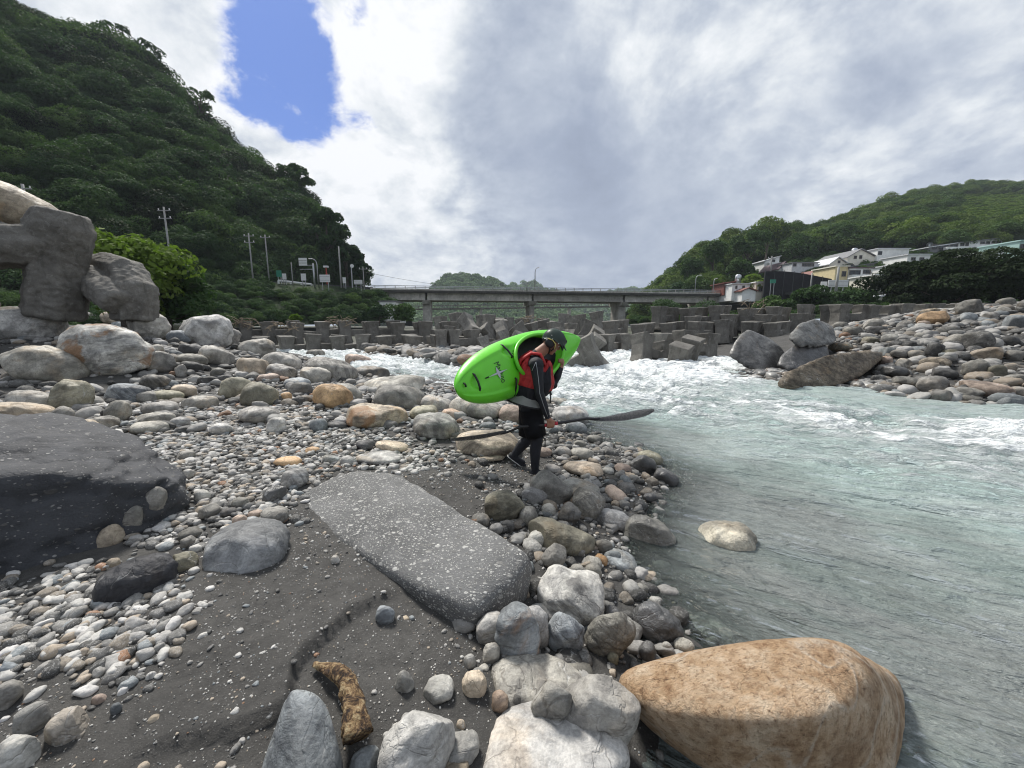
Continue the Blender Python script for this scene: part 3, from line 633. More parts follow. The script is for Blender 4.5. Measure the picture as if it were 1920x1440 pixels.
for k, (lab, px, pb, pt, Y, w, ln) in enumerate([
        ('wispy tree standing tallest on the mountain skyline', 232, 165, 40, 150, 66, 1500), ('wispy tree on the skyline beside the tallest one', 170, 135, 46, 153, 50, 1200),
        ('thin tree on the skyline at the top left corner', 40, 95, 12, 158, 54, 1200), ('sparse tree leaning out of the skyline below the tallest one', 290, 190, 78, 146, 48, 900),
        ('small tree breaking the skyline halfway down the slope', 385, 270, 165, 140, 46, 900), ('rounded tree on the skyline shoulder of the mountain', 560, 400, 300, 120, 66, 2600)]):
    tree_px(lab, px, pb, pt, Y, w, mat=M['leaf'], leaf_n=ln, leaf=.42, seed=60+k, lobes=24, spread=.92, squash=.75, lobe_r=(.16, .30), group='trees on the mountain skyline')
for k, (lab, px, pb, pt, Y, w, ln) in enumerate([
        ('tall dark tree at the foot of the skyline above the road signs', 620, 545, 388, 96, 74, 5200), ('dark tree at the end of the mountain beside the bridge', 652, 548, 448, 94, 58, 4600),
        ('low dark tree nearest the bridge end', 684, 552, 488, 92, 34, 2600), ('tall tree behind the overhead road sign', 575, 540, 430, 97, 70, 4200)]):
    tree_px(lab, px, pb, pt, Y, w, mat=M['leaf'], leaf_n=ln, leaf=.38, seed=80+k, lobes=30, spread=.9, squash=1.0, lobe_r=(.18, .34), group='trees above the road')
for k, (lab, px, pb, pt, Y, w, ln, mt) in enumerate([
        ('big round dark tree crowning the near right hill', 1398, 520, 428, 128, 62, 3800, 'leaf'), ('dark tree on the left shoulder of the near right hill', 1335, 530, 448, 126, 60, 3400, 'leaf'),
        ('rounded lighter tree below the crowning tree', 1383, 545, 480, 112, 56, 3000, 'leaf_mid'), ('dark tree at the river end of the near right hill', 1295, 548, 482, 122, 52, 3000, 'leaf'),
        ('small spiky tree beside the crowning tree', 1434, 500, 436, 132, 22, 700, 'leaf'), ('low leaning tree drooping toward the bridge', 1272, 556, 522, 118, 44, 2200, 'leaf'),
        ('bushy tree on the ridge above the white gabled house', 1490, 500, 434, 140, 74, 3400, 'leaf_mid'), ('dark tree behind the white gabled houses', 1560, 500, 436, 146, 80, 3400, 'leaf'), ('tree behind the long cream gabled house', 1655, 490, 425, 170, 80, 2600, 'leaf_mid'),
        ('pale green bamboo clump beside the dark netted wall', 1408, 548, 512, 98, 52, 2200, 'leaf_light')]):
    tree_px(lab, px, pb, pt, Y, w, mat=M[mt], leaf_n=ln, leaf=.4, seed=120+k, lobes=12, spread=.72, squash=.9, group='trees round the village')
for k, (lab, px, pb, pt, Y, w, ln) in enumerate([
        ('broad dark spreading tree in front of the long white house', 1790, 590, 462, 44, 170, 11000), ('dark tree at the right edge above the boulders', 1905, 590, 478, 42, 130, 9000),
        ('feathery tree in front of the purple-roofed house', 1668, 590, 485, 50, 110, 5200), ('low dark bush between the spreading tree and the wall', 1720, 590, 520, 46, 100, 5200), ('dark bush below the right-edge tree', 1850, 592, 525, 43, 120, 6000),
        ('olive bush at the edge of the frame by the boulder slope', 1960, 590, 500, 40, 120, 5000)]):
    tree_px(lab, px, pb, pt, Y, w, mat=M['leaf_dark'], leaf_n=ln, leaf=.20, seed=150+k, lobes=15, spread=.78, squash=.62, group='dark trees above the boulder slope', crown_z=.55 if k < 3 else .45)
for k, (lab, px, pb, pt, Y, w, ln, mt) in enumerate([
        ('shrub under the left end of the bridge', 748, 604, 566, 72, 70, 2600, 'leaf_mid'), ('small shrub beside the white house under the bridge', 712, 606, 570, 70, 46, 1600, 'leaf'),
        ('dark green bush below the right end of the bridge', 1240, 602, 572, 92, 80, 3000, 'leaf'), ('bush behind the block wall right of the bridge', 1440, 584, 562, 62, 70, 2600, 'leaf_mid'), ('bush on the bank beneath the village road', 1520, 580, 545, 58, 80, 2600, 'leaf_mid'),
        ('bush on the bank below the white billboard', 1590, 582, 548, 56, 80, 2600, 'leaf'), ('tuft of bright grass on the left of the block wall', 556, 607, 590, 40, 18, 400, 'leaf_light'), ('bush under the right half of the bridge', 1310, 600, 574, 88, 90, 2800, 'leaf'), ('bush on the bank right of the bridge end', 1480, 585, 556, 60, 60, 1800, 'leaf')]):
    tree_px(lab, px, pb, pt, Y, w, mat=M[mt], leaf_n=ln, leaf=.24, seed=180+k, lobes=11, squash=.7, name='leafy_bush', group='bushes along the banks', crown_z=.35, limbs=4, cat='bush')
def make_orange():
    m, t = new_mat('orange_swirled_stone'); co = t.add('ShaderNodeTexCoord').outputs['Object']
    wv = t.add('ShaderNodeTexNoise', {'Vector': co, 'Scale': 1.9, 'Detail': 2, 'Roughness': .5}).outputs['Color']; cw = t.v('ADD', co, t.v('SCALE', t.v('SUBTRACT', wv, (.5, .5, .5)), .55))
    big = t.noise(co, 2.8, 7, .62, .4); sw = t.noise(co, 7.0, 9, .70, .25); fine = t.noise(co, 120, 4, .7); mid = t.noise(co, 30, 8, .72, .2); pit = t.noise(co, 60, 5, .75)
    c = t.ramp(sw, [(.36, (.31, .185, .10)), (.45, (.47, .315, .185)), (.53, (.56, .40, .26)), (.62, (.66, .52, .37))])
    c = t.mix(t.ss(big, .50, .64, 0, .65), c, (.27, .16, .085, 1)); c = t.mix(t.ss(big, .44, .34, 0, .5), c, (.56, .44, .31, 1))
    ln = t.noise(cw, 2.2, 1, .4, .2); l1 = t.m('SUBTRACT', 1.0, t.ss(t.m('ABSOLUTE', t.m('SUBTRACT', ln, .55)), 0, .020)); c = t.mix(t.m('MULTIPLY', l1, t.ss(mid, .40, .56, .15, .85)), c, (.68, .58, .46, 1))
    ck = t.m('SUBTRACT', 1.0, t.ss(t.m('ABSOLUTE', t.m('SUBTRACT', t.noise(t.v('ADD', cw, (4, 1, 7)), 2.0, 5, .6, .3), .5)), 0, .006))
    c = t.mix(t.ss(mid, .48, .60, 0, .6), c, t.mix(1.0, c, (.55, .47, .40, 1), 'MULTIPLY')); c = t.mix(t.ss(pit, .58, .66, 0, .7), c, (.12, .07, .04, 1)); c = t.mix(t.m('MULTIPLY', ck, t.ss(mid, .46, .58, 0, .45)), c, (.10, .06, .035, 1))
    h = t.m('ADD', t.m('ADD', t.m('MULTIPLY', mid, 1.6), t.m('MULTIPLY', sw, .9)), t.m('ADD', t.m('MULTIPLY', fine, .25), t.m('ADD', t.m('MULTIPLY', l1, .25), t.m('MULTIPLY', ck, -.25))))
    finish(t, c, t.ss(mid, .3, .7, .5, .75), t.bump(h, .8, .035), spec=.35); return m
M['orange_rock'] = make_orange()
# ------------------------------------------------------------------ small materials for built things
M['white_wall'] = plain('white_render', (.78, .78, .76), .8, var=.10, scale=.8); M['cream_wall'] = plain('cream_render', (.74, .70, .60), .8, var=.10, scale=.8)
M['yellow_wall'] = plain('yellow_render', (.68, .57, .34), .8, var=.10, scale=.8); M['mint_wall'] = plain('mint_render', (.36, .52, .48), .8, var=.08, scale=.8)
M['roof_grey'] = plain('grey_sheet_roof', (.16, .16, .165), .5, var=.2, scale=2); M['roof_purple'] = plain('purple_brown_roof', (.10, .06, .07), .6, var=.2, scale=2); M['roof_red'] = plain('red_brown_roof', (.17, .055, .04), .6, var=.25, scale=2)
M['roof_white'] = plain('pale_sheet_roof', (.55, .56, .57), .5, var=.1, scale=2)
M['pane'] = plain('window_glass', (.025, .03, .035), .12, var=.2); M['frame_dark'] = plain('window_frame', (.10, .09, .085), .5); M['net'] = plain('black_shade_net', (.012, .012, .014), .95, var=.4, scale=3, bump=.4)
M['steel'] = plain('galvanised_steel', (.38, .39, .40), .4, .6, var=.15); M['pole'] = plain('grey_pole', (.26, .26, .25), .7, var=.15); M['sign_white'] = plain('white_sign_sheet', (.70, .70, .69), .6, var=.06); M['sign_green'] = plain('green_sign_sheet', (.02, .22, .14), .5, var=.1)
M['red_paint'] = plain('red_paint', (.35, .05, .03), .5, var=.15); M['asphalt'] = plain('asphalt', (.05, .05, .05), .9, var=.2, scale=3); M['lamp_glass'] = plain('lamp_cover', (.75, .74, .70), .3)
M['dead_wood'] = plain('dry_driftwood', (.25, .20, .14), .9, var=.5, scale=10, bump=.5); M['tank'] = plain('steel_water_tank', (.5, .52, .54), .3, .7)
M['dark_metal'] = plain('dark_steel', (.055, .06, .06), .6, .2)
# ------------------------------------------------------------------ bridges
def bridge():
    A = Vector(at_y(694, 537, 88)); B = Vector(at_y(1500, 549.5, 104)); A.z = B.z = 0
    ZT = 9.65; ux = (B-A).normalized(); L = (B-A).length; rz = math.atan2(ux.y, ux.x); nv = Vector((-ux.y, ux.x, 0))
    root = empty('road_bridge', A, (0, 0, rz)); tag(root, 'grey concrete road bridge on piers crossing the river', 'bridge')
    W_ = 9.0
    MB().box((L/2, W_/2, ZT-.25), (L, W_, .5)).build('deck', M['concrete_dark'], root)
    MB().box((L/2, .12, ZT+.16), (L, .24, .42)).build('kerb', M['concrete_pale'], root); MB().box((L/2, W_-.12, ZT+.16), (L, .24, .30)).build('kerb', M['concrete_pale'], root)
    spans = [0.0]
    for px in (800, 1000, 1172, 1330):
        d = ray(px, 600); x = None
        for s in np.linspace(0, L, 2000):
            p = A+ux*s
            if abs(p.x/p.y - d[0]/d[1]) < 3e-4: x = s; break
        spans.append(x if x is not None else spans[-1]+20)
    spans.append(L); dz = 1.75
    for a, b in zip(spans, spans[1:]):
        for y in (1.3, 3.4, 5.6, 7.7):
            g = MB(); x0, x1 = a+.25, b-.25; zb = ZT-.4-dz; ln = x1-x0
            g.box(((x0+x1)/2, y, zb+.22), (ln, .62, .44)); g.box(((x0+x1)/2, y, zb+.44+.5), (ln, .28, dz-.74)); g.box(((x0+x1)/2, y, ZT-.5-.12), (ln, .8, .24))
            g.build('girder', M['concrete_pale'], root)
        for k in range(1, 4):
            xm = a+(b-a)*k/4; MB().box((xm, W_/2, ZT-1.35), (.3, 6.2, 1.3)).build('cross_beam', M['concrete'], root)
    for i, s in enumerate(spans[1:-1]):
        p = MB(); zc = ZT-.4-dz
        p.poly([(s-.9, .9, zc-.9), (s-.9, W_-.9, zc-.9), (s-.9, W_-.2, zc-.02), (s-.9, .2, zc-.02)], (1.8, 0, 0))
        if i == 1:
            for y in (2.0, 7.0): p.tube([(s, y, zc-.8), (s, y, -2)], .62, 14)
        else: p.box((s, W_/2, (zc-.85-2)/2), (1.9, 5.0, zc-.85+2))
        p.build('pier', M['concrete_pale'], root, bevel=.06)
        MB().box((s, 1.3, zc+.1), (.7, .5, .2)).build('bearing', M['dark_metal'], root)
    rail = MB()
    for z in (ZT+.62, ZT+.95): rail.box((L/2, .12, z), (L, .09, .14))
    rail.build('rail', M['steel'], root); rl = MB()
    for z in (ZT+.62, ZT+.95): rl.box((L/2, W_-.12, z), (L, .07, .09))
    rl.build('rail', M['steel'], root)
    me = None
    for k in range(int(L/2.2)):
        for y in (.12, W_-.12):
            if me is None: o = MB().box((0, 0, .32), (.14, .12, .66)).build('rail_post', M['concrete_pale'], root); me = o.data
            else: o = link('rail_post', me, None, root)
            o.location = (1+k*2.2, y, ZT+.3)
    return root, A, ux, L, ZT
BR = bridge()
def low_bridge():
    A = Vector(at_y(752, 577, 150)); B = Vector(at_y(1215, 571, 168)); ux = (B-A).normalized(); L = (B-A).length
    M4 = Matrix.Translation(A) @ ux.to_track_quat('X', 'Z').to_matrix().to_4x4()
    root = empty('pipe_bridge', A); root.matrix_world = M4; tag(root, 'low grey lattice girder bridge behind the road bridge', 'bridge')
    MB().box((L/2, 1.2, -.75), (L, 2.4, .3)).build('deck', M['concrete'], root)
    for y in (0, 2.4):
        MB().box((L/2, y, .62), (L, .22, .18)).build('top_chord', M['concrete'], root); MB().box((L/2, y, -.45), (L, .25, .22)).build('bottom_chord', M['concrete'], root)
        for k in range(int(L/3)): MB().box((k*3+.5, y, .09), (.16, .14, .9)).build('upright', M['concrete'], root)
    for s in (.30, .66): MB().box((L*s, 1.2, -5), (1.0, 1.6, 8.4)).build('pier', M['concrete_pale'], root)
low_bridge()
# ------------------------------------------------------------------ concrete armour blocks
def block_mesh(seed, sub=0, wob=.02):
    """H-shaped cast unit: two waisted posts joined by a cross bar, one casting"""
    bm = bmesh.new(); xs = [-1.28, -.46, -.40, .40, .46, 1.28]; zs = [0, .30, .58, 1.16, 1.44, 1.74]
    yh = {0: .50, .30: .44, .58: .40, 1.16: .40, 1.44: .44, 1.74: .50}; xo = {0: .08, .30: .02, .58: -.04, 1.16: -.04, 1.44: .02, 1.74: .08}
    V = {}
    def v(i, j, s):
        k = (i, j, s)
        if k not in V:
            x, z = xs[i], zs[j]; y = yh[z]
            if i in (0,): x -= xo[z]
            elif i == 5: x += xo[z]
            elif i == 1: x += xo[z]
            elif i == 4: x -= xo[z]
            if i in (2, 3): y = .29
            if i in (2, 3) : z = .62 if j == 2 else 1.12
            V[k] = bm.verts.new((x, y*s, z))
        return V[k]
    cells = {(0, j) for j in range(5)} | {(4, j) for j in range(5)} | {(i, 2) for i in (1, 2, 3)}
    for i, j in cells:
        for s in (-1, 1):
            q = [v(i, j, s), v(i+1, j, s), v(i+1, j+1, s), v(i, j+1, s)]; bm.faces.new(q if s < 0 else q[::-1])
        for (di, dj), e in {(-1, 0): ((i, j), (i, j+1)), (1, 0): ((i+1, j+1), (i+1, j)), (0, -1): ((i+1, j), (i, j)), (0, 1): ((i, j+1), (i+1, j+1))}.items():
            if (i+di, j+dj) not in cells:
                a, b = e; bm.faces.new((v(*a, 1), v(*b, 1), v(*b, -1), v(*a, -1)))
    bmesh.ops.recalc_face_normals(bm, faces=bm.faces)
    bmesh.ops.bevel(bm, geom=[e for e in bm.edges if e.calc_face_angle(0) > .9], offset=.055, segments=2, profile=.5, affect='EDGES')
    rg = random.Random(seed)
    for q in bm.verts: q.co += Vector([rg.uniform(-wob, wob)*.6 for _ in range(3)])
    me = bpy.data.meshes.new('concrete_block'); bm.to_mesh(me); bm.free(); me.materials.append(M['concrete']); return me
BM = [block_mesh(i) for i in range(5)]
_bn = [0]
ORD = ['first', 'second', 'third', 'fourth', 'fifth', 'sixth', 'seventh', 'eighth', 'ninth', 'tenth', 'eleventh', 'twelfth', 'thirteenth', 'fourteenth', 'fifteenth', 'sixteenth', 'seventeenth', 'eighteenth', 'nineteenth', 'twentieth']
def block(loc, rot, label, group, s=1.0):
    o = link('concrete_block', BM[_bn[0] % 5], None, None, loc, rot); _bn[0] += 1; o.scale = (s, s, s); tag(o, label, 'concrete block', group); return o
def top_block(px, ytop, Y, yaw, label, group, s=1.0, tilt=(0, 0)):
    p = at_y(px, ytop, Y); c, sn = math.cos(yaw), math.sin(yaw)
    # the near post stands under the pixel, the other post behind it
    loc = Vector(p) - Vector((0, 0, 1.74*s)) + Vector((c, sn, 0))*(.87*s)
    return block(loc, (tilt[0], tilt[1], yaw), label, group, s)
rgB = random.Random(7)
for k, px in enumerate(range(462, 850, 47)):
    top_block(px+rgB.uniform(-7, 7), 605-2*(k % 2)+rgB.uniform(-3, 2), 28.6+.004*(px-460), R(rgB.uniform(24, 46)), '%s block from the left in the upper row of the left block weir' % ORD[k].capitalize(), 'upper row of the left weir', .97+rgB.uniform(-.03, .05), (R(rgB.uniform(-4, 4)), R(rgB.uniform(-4, 4))))
for k, px in enumerate(range(438, 840, 48)):
    top_block(px+rgB.uniform(-6, 6), 630+rgB.uniform(-3, 3), 26.8, R(rgB.uniform(20, 48)), '%s block from the left in the waterline row of the left block weir' % ORD[k].capitalize(), 'waterline row of the left weir', 1.0, (R(rgB.uniform(-3, 3)), R(rgB.uniform(-3, 3))))
for row, (yt0, Y0) in enumerate(((628, 25.5), (612, 28.5), (600, 33))):
    for k in range(9):
        p = at_y(836+k*33+(row % 2)*14+rgB.uniform(-9, 9), yt0+rgB.uniform(-7, 8), Y0+rgB.uniform(-1, 1)); wild = 62 if row < 2 and rgB.random() < .7 else 14
        block((p[0], p[1], p[2]-1.35), (R(rgB.uniform(-wild, wild)), R(rgB.uniform(-wild*.8, wild*.8)), R(rgB.uniform(0, 360))), '%s block from the left in the %s row of the tumbled heap behind the kayak' % (ORD[k].capitalize(), ('front', 'middle', 'back')[row]), 'tumbled blocks in midstream', rgB.uniform(.8, 1.0))
for k, px in enumerate(range(1085, 1330, 50)):
    top_block(px+rgB.uniform(-5, 5), 628+rgB.uniform(-3, 3), 25.5, R(rgB.uniform(32, 58)), '%s block from the left in the waterline row of the right block wall' % ORD[k].capitalize(), 'waterline row of the right wall', .95, (R(rgB.uniform(-4, 4)), R(rgB.uniform(-4, 4))))
for k, px in enumerate(range(1150, 1500, 51)):
    top_block(px+rgB.uniform(-5, 5), 604+rgB.uniform(-4, 3), 27.5, R(rgB.uniform(30, 56)), '%s block from the left in the middle row of the right block wall' % ORD[k].capitalize(), 'middle row of the right wall', .97, (R(rgB.uniform(-4, 4)), R(rgB.uniform(-4, 4))))
for k, px in enumerate(range(1240, 1560, 53)):
    top_block(px+rgB.uniform(-4, 4), 578-.02*(px-1236)+rgB.uniform(-4, 3), 30, R(rgB.uniform(28, 52)), '%s block from the left in the upper row of the right block wall' % ORD[k].capitalize(), 'upper row of the right wall', 1.0, (R(rgB.uniform(-3, 3)), R(rgB.uniform(-3, 3))))
for k, px in enumerate(range(1575, 1850, 58)):
    top_block(px+rgB.uniform(-3, 3), 572-.012*(px-1568)+rgB.uniform(-2, 2), 27.5, R(rgB.uniform(4, 14)), '%s block from the left in the line above the boulder slope' % ORD[k].capitalize(), 'blocks above the boulder slope', 1.0)
for k, px in enumerate(range(1300, 1560, 66)):
    top_block(px, 590+rgB.uniform(-2, 3), 29, R(rgB.uniform(28, 52)), '%s block from the left wedged between the upper and middle wall rows' % ORD[k].capitalize(), 'wedged blocks of the right wall', .97)
for px, py, Y, rot, lab in [(1094, 676, 16.6, (R(8), R(-28), R(-25)), 'block tipped into the rapids just past the paddler'), (1222, 664, 19, (R(-12), R(16), R(30)), 'leaning block standing in the white water before the right wall'),
                            (1276, 668, 18.3, (R(14), R(-10), R(48)), 'half sunk block at the right of the pair in the white water'), (1304, 652, 20, (R(-6), R(6), R(20)), 'block behind the pair in the white water')]:
    p = at_y(px, py, Y); block((p[0], p[1], p[2]-.8), rot, lab.capitalize(), 'blocks fallen into the rapids', .92)
mk = MB().box((0, 0, 0), (.05, .01, .16)).box((.16, 0, 0), (.05, .01, .16)).build('painted_mark', M['sign_white']); 
pm = at_y(1366, 605, 26.9); bt = [o for o in bpy.data.objects if o.name.startswith('concrete_block') and 'middle row' in o.get('label', '')][4]
bpy.context.view_layer.update()
mk.parent = bt; mk.matrix_parent_inverse = Matrix.Identity(4); mk.location = (-1.0, -.487, 1.5)
# eroded units beside the camera's left, close by
def eroded_block(label, limbs, seed, voxel=.032):
    """worn cast unit from thick eight-sided limbs: (points, radii)"""
    mb = MB()
    for pts, rad in limbs: mb.tube(pts, rad, 7)
    bm = mb.bm; bmesh.ops.recalc_face_normals(bm, faces=bm.faces); me = bpy.data.meshes.new('eroded_block'); bm.to_mesh(me); bm.free(); o = link('eroded_block', me)
    md = o.modifiers.new('r', 'REMESH'); md.mode = 'VOXEL'; md.voxel_size = voxel; md2 = o.modifiers.new('s', 'SMOOTH'); md2.iterations = 4; md2.factor = .5
    m2 = bpy.data.meshes.new_from_object(o.evaluated_get(bpy.context.evaluated_depsgraph_get())); o.modifiers.clear(); o.data = m2
    V = np.empty(len(m2.vertices)*3); m2.vertices.foreach_get('co', V); V = V.reshape(-1, 3); N = np.empty(len(V)*3); m2.vertices.foreach_get('normal', N); N = N.reshape(-1, 3)
    d = .06*fbm(V*1.6, 3, seed) + .045*fbm(V*5, 4, seed+3, .65) + .04*(1-np.abs(fbm(V*9*np.array([1, 1, 1.8]), 4, seed+9, .6)))
    V = V+N*d[:, None]; c = V.mean(0); m2.vertices.foreach_set('co', (V-c).astype(np.float32).ravel()); o.location = tuple(c); m2.materials.clear(); m2.materials.append(M['concrete_big'])
    m2.polygons.foreach_set('use_smooth', np.ones(len(m2.polygons), bool)); m2.update(); tag(o, label, 'concrete block', 'eroded concrete units'); return o
def E(px, py, Y): return Vector(at_y(px, py, Y))
eroded_block('big eroded concrete unit with an upright post, nearest the left edge', [([E(104, 592, 9.4), E(106, 560, 9.4), E(110, 490, 9.4), E(114, 425, 9.4), E(114, 398, 9.4)], [.56, .55, .50, .56, .46]), ([E(110, 462, 9.4), E(40, 462, 9.0), E(-60, 462, 8.6)], [.50, .46, .50]), ([E(-80, 590, 8.5), E(-80, 470, 8.5), E(-80, 400, 8.5)], [.56, .5, .56])], 71)
eroded_block('eroded concrete unit tipped over beside the upright one', [([E(170, 500, 10.4), E(205, 505, 10.4), E(236, 515, 10.2), E(252, 545, 10.0), E(256, 600, 10.0)], [.30, .40, .44, .46, .46]), ([E(165, 520, 10.0), E(200, 545, 9.7), E(222, 570, 9.5)], [.36, .36, .30])], 72)
# ------------------------------------------------------------------ roads and roadside
rd = [at_y(380, 526, 74), at_y(512, 532, 80), at_y(600, 537, 83.5), at_y(700, 543, 89)]
def road_slab(name, pts, width, mat):
    mb = MB()
    for a, b in zip(pts, pts[1:]):
        a, b = Vector(a), Vector(b); u = (b-a).normalized(); n = Vector((-u.y, u.x, 0))*width
        mb.poly([a, b, b+n, a+n], (0, 0, .5))
    o = mb.build(name, mat); tag(o, kind='structure'); return o
road_slab('road', rd, 9, M['asphalt'])
def pole(label, px, pyb, pyt, Y, r=.14, arms=0, group='utility poles on the mountain', name='utility_pole', mat='pole'):
    b, t_ = Vector(at_y(px, pyb, Y)), Vector(at_y(px, pyt, Y)); h = t_.z-b.z; root = empty(name, b); tag(root, label, 'pole', group)
    MB().tube([(0, 0, -1.5), (0, 0, h)], [r*1.15, r*.8], 8).build('shaft', M[mat], root, True)
    for k in range(arms):
        a = MB().box((0, 0, h-.5-k*1.1), (1.9, .12, .12)).build('crossarm', M['pole'], root)
        for x in (-.8, 0, .8): MB().tube([(x, 0, h-.44-k*1.1), (x, 0, h-.2-k*1.1)], .07, 6).build('insulator', M['lamp_glass'], a)
    return root, h
pole('concrete utility pole behind the boulder on the concrete units', 66, 480, 345, 46, .16, 1); pole('utility pole with crossarms standing alone among the mountain trees', 327, 545, 388, 60, .13, 2)
pole('utility pole with two crossarms left of the road signs', 475, 530, 437, 72, .13, 2); pole('utility pole just right of the two-armed pole', 505, 530, 440, 76, .12, 1); pole('tall bare utility pole beside the small shelter', 640, 540, 462, 84, .17, 0); pole('short pole at the left end of the guard rail', 549, 530, 492, 80, .1, 0)
pole('pole at the bridge end of the mountain road', 683, 544, 500, 86, .1, 1)
def lamp(label, px, pyb, pyt, Y, reach, group='street lamps'):
    b, t_ = Vector(at_y(px, pyb, Y)), Vector(at_y(px, pyt, Y)); h = t_.z-b.z; root = empty('street_lamp', b); tag(root, label, 'street lamp', group)
    pts = [(0, 0, 0), (0, 0, h*.8)] + [(reach*(1-math.cos(a)), 0, h*.8+h*.2*math.sin(a)) for a in (.5, 1.0, 1.57)]
    MB().tube(pts, [.13, .1, .08, .07, .06], 8).build('post', M['steel'], root, True); MB().box((reach*1.25, 0, h), (abs(reach)*.7, .28, .16)).build('lamp_head', M['lamp_glass'], root, bevel=.03)
lamp('curved street lamp beside the overhead sign post', 597, 535, 485, 82, -1.0); lamp('street lamp on the middle of the bridge', 1003, 545, 502, 94, .6); lamp('street lamp before the dark trees at the right bridge end', 1303, 549, 516, 100, .9); lamp('small street lamp between the bridge and the red roof', 1337, 549, 522, 101, .5); lamp('curved street lamp before the black netted wall', 1477, 552, 518, 92, -1.0)
lamp('twin street lamp on the bridge left of the tall one', 988, 545, 527, 93, .6)
def board(label, px0, py0, px1, py1, Y, legs_to, mat='sign_white', name='sign_board', rails=0, thick=.12):
    a, b = Vector(at_y(px0, py1, Y)), Vector(at_y(px1, py0, Y)); c = (a+b)/2; w, h = b.x-a.x, b.z-a.z
    g = Vector(at_y((px0+px1)/2, legs_to, Y)); root = empty(name, (c.x, c.y, g.z)); tag(root, label, 'sign', 'roadside signs')
    p = MB().box((0, 0, c.z-g.z), (w, thick, h)).build('panel', M[mat], root)
    for s in (-.3, .3): MB().tube([(s*w, .1, -1.0), (s*w, .1, c.z-g.z+h*.4)], .07, 6).build('leg', M['steel'], root)
    for k in range(rails): MB().box((0, -thick/2-.02, c.z-g.z+h*(-.25+.5*k)), (w*.98, .04, .06)).build('stiffener', M['steel'], p)
board('large white sign board seen from behind beside the road', 600, 515, 618, 529, 80, 537, rails=2); board('white roadside board near the bridge end', 664, 525, 679, 533, 85, 541, rails=2)
board('small grey notice board at the left of the guard rail', 530, 513, 536, 524, 79, 531); board('tall grey notice board under the overhead sign', 565, 513, 573, 526, 80, 534); board('green sign at the far left of the guard rail', 519, 507, 527, 519, 79, 530, 'sign_green')
board('small round-topped traffic sign beside the bare pole', 643, 520, 648, 531, 84, 538); board('white billboard below the yellow house', 1552, 525, 1591, 538, 74, 548, rails=2); board('small white board beside the billboard', 1538, 528, 1551, 541, 76, 549)
def gantry():
    b = Vector(at_y(590, 535, 81)); root = empty('overhead_sign', b); tag(root, 'overhead road sign on a cantilever arm before the trees', 'sign', 'roadside signs')
    h = Vector(at_y(590, 494, 81)).z-b.z; x0 = Vector(at_y(562, 500, 81)).x-b.x; x1 = Vector(at_y(577, 500, 81)).x-b.x
    MB().tube([(0, 0, -.5), (0, 0, h)], .17, 10).build('post', M['steel'], root, True)
    for dz in (.35, 1.15): MB().tube([(0, 0, h-dz), (x0, 0, h-dz)], .07, 6).build('arm', M['steel'], root)
    p = MB().box(((x0+x1)/2, -.2, h+.3), (x1-x0, .12, 1.5)).build('panel', M['sign_white'], root)
    for dz in (-.25, .2): MB().box(((x0+x1)/2, -.28, h+.3+dz), (x1-x0, .04, .1)).build('stiffener', M['pole'], p)
gantry()
def guardrail():
    pts = [Vector(at_y(522, 526, 79)), Vector(at_y(545, 528.5, 80)), Vector(at_y(565, 531, 80.8)), Vector(at_y(584, 533, 81.5))]; root = empty('guard_rail', pts[0]); tag(root, 'white concrete guard rail along the mountain road', 'guard rail')
    for a, b in zip(pts, pts[1:]):
        MB().tube([a-pts[0], b-pts[0]], .22, 6).build('rail', M['white_wall'], root)
    for p in pts: MB().box(p-pts[0]+Vector((0, 0, -.55)), (.28, .28, 1.1)).build('post', M['white_wall'], root)
guardrail()
def siren():
    b = Vector(at_y(613.5, 533, 82)); root = empty('warning_siren', b); tag(root, 'red warning post with white speaker above the white board', 'siren'); h = Vector(at_y(613, 500, 82)).z-b.z
    MB().tube([(0, 0, 0), (0, 0, h)], .12, 8).build('post', M['red_paint'], root); MB().box((0, 0, h), (.9, .5, .35)).build('speaker', M['sign_white'], root); MB().poly([(-.6, 0, h-2.0), (.6, 0, h-2.0), (0, 0, h-1.2)], (0, .1, 0)).build('sign_plate', M['red_paint'], root)
siren()
def round_lamp():
    b = Vector(at_y(661, 540, 84)); root = empty('convex_mirror', b); tag(root, 'round white traffic mirror on a post near the bridge end', 'mirror'); h = Vector(at_y(661, 499, 84)).z-b.z
    MB().tube([(0, 0, 0), (0, 0, h)], .12, 8).build('post', M['steel'], root); MB().tube([(.25, -.15, h), (.25, -.28, h)], .38, 16).build('mirror_face', M['sign_white'], root)
round_lamp()
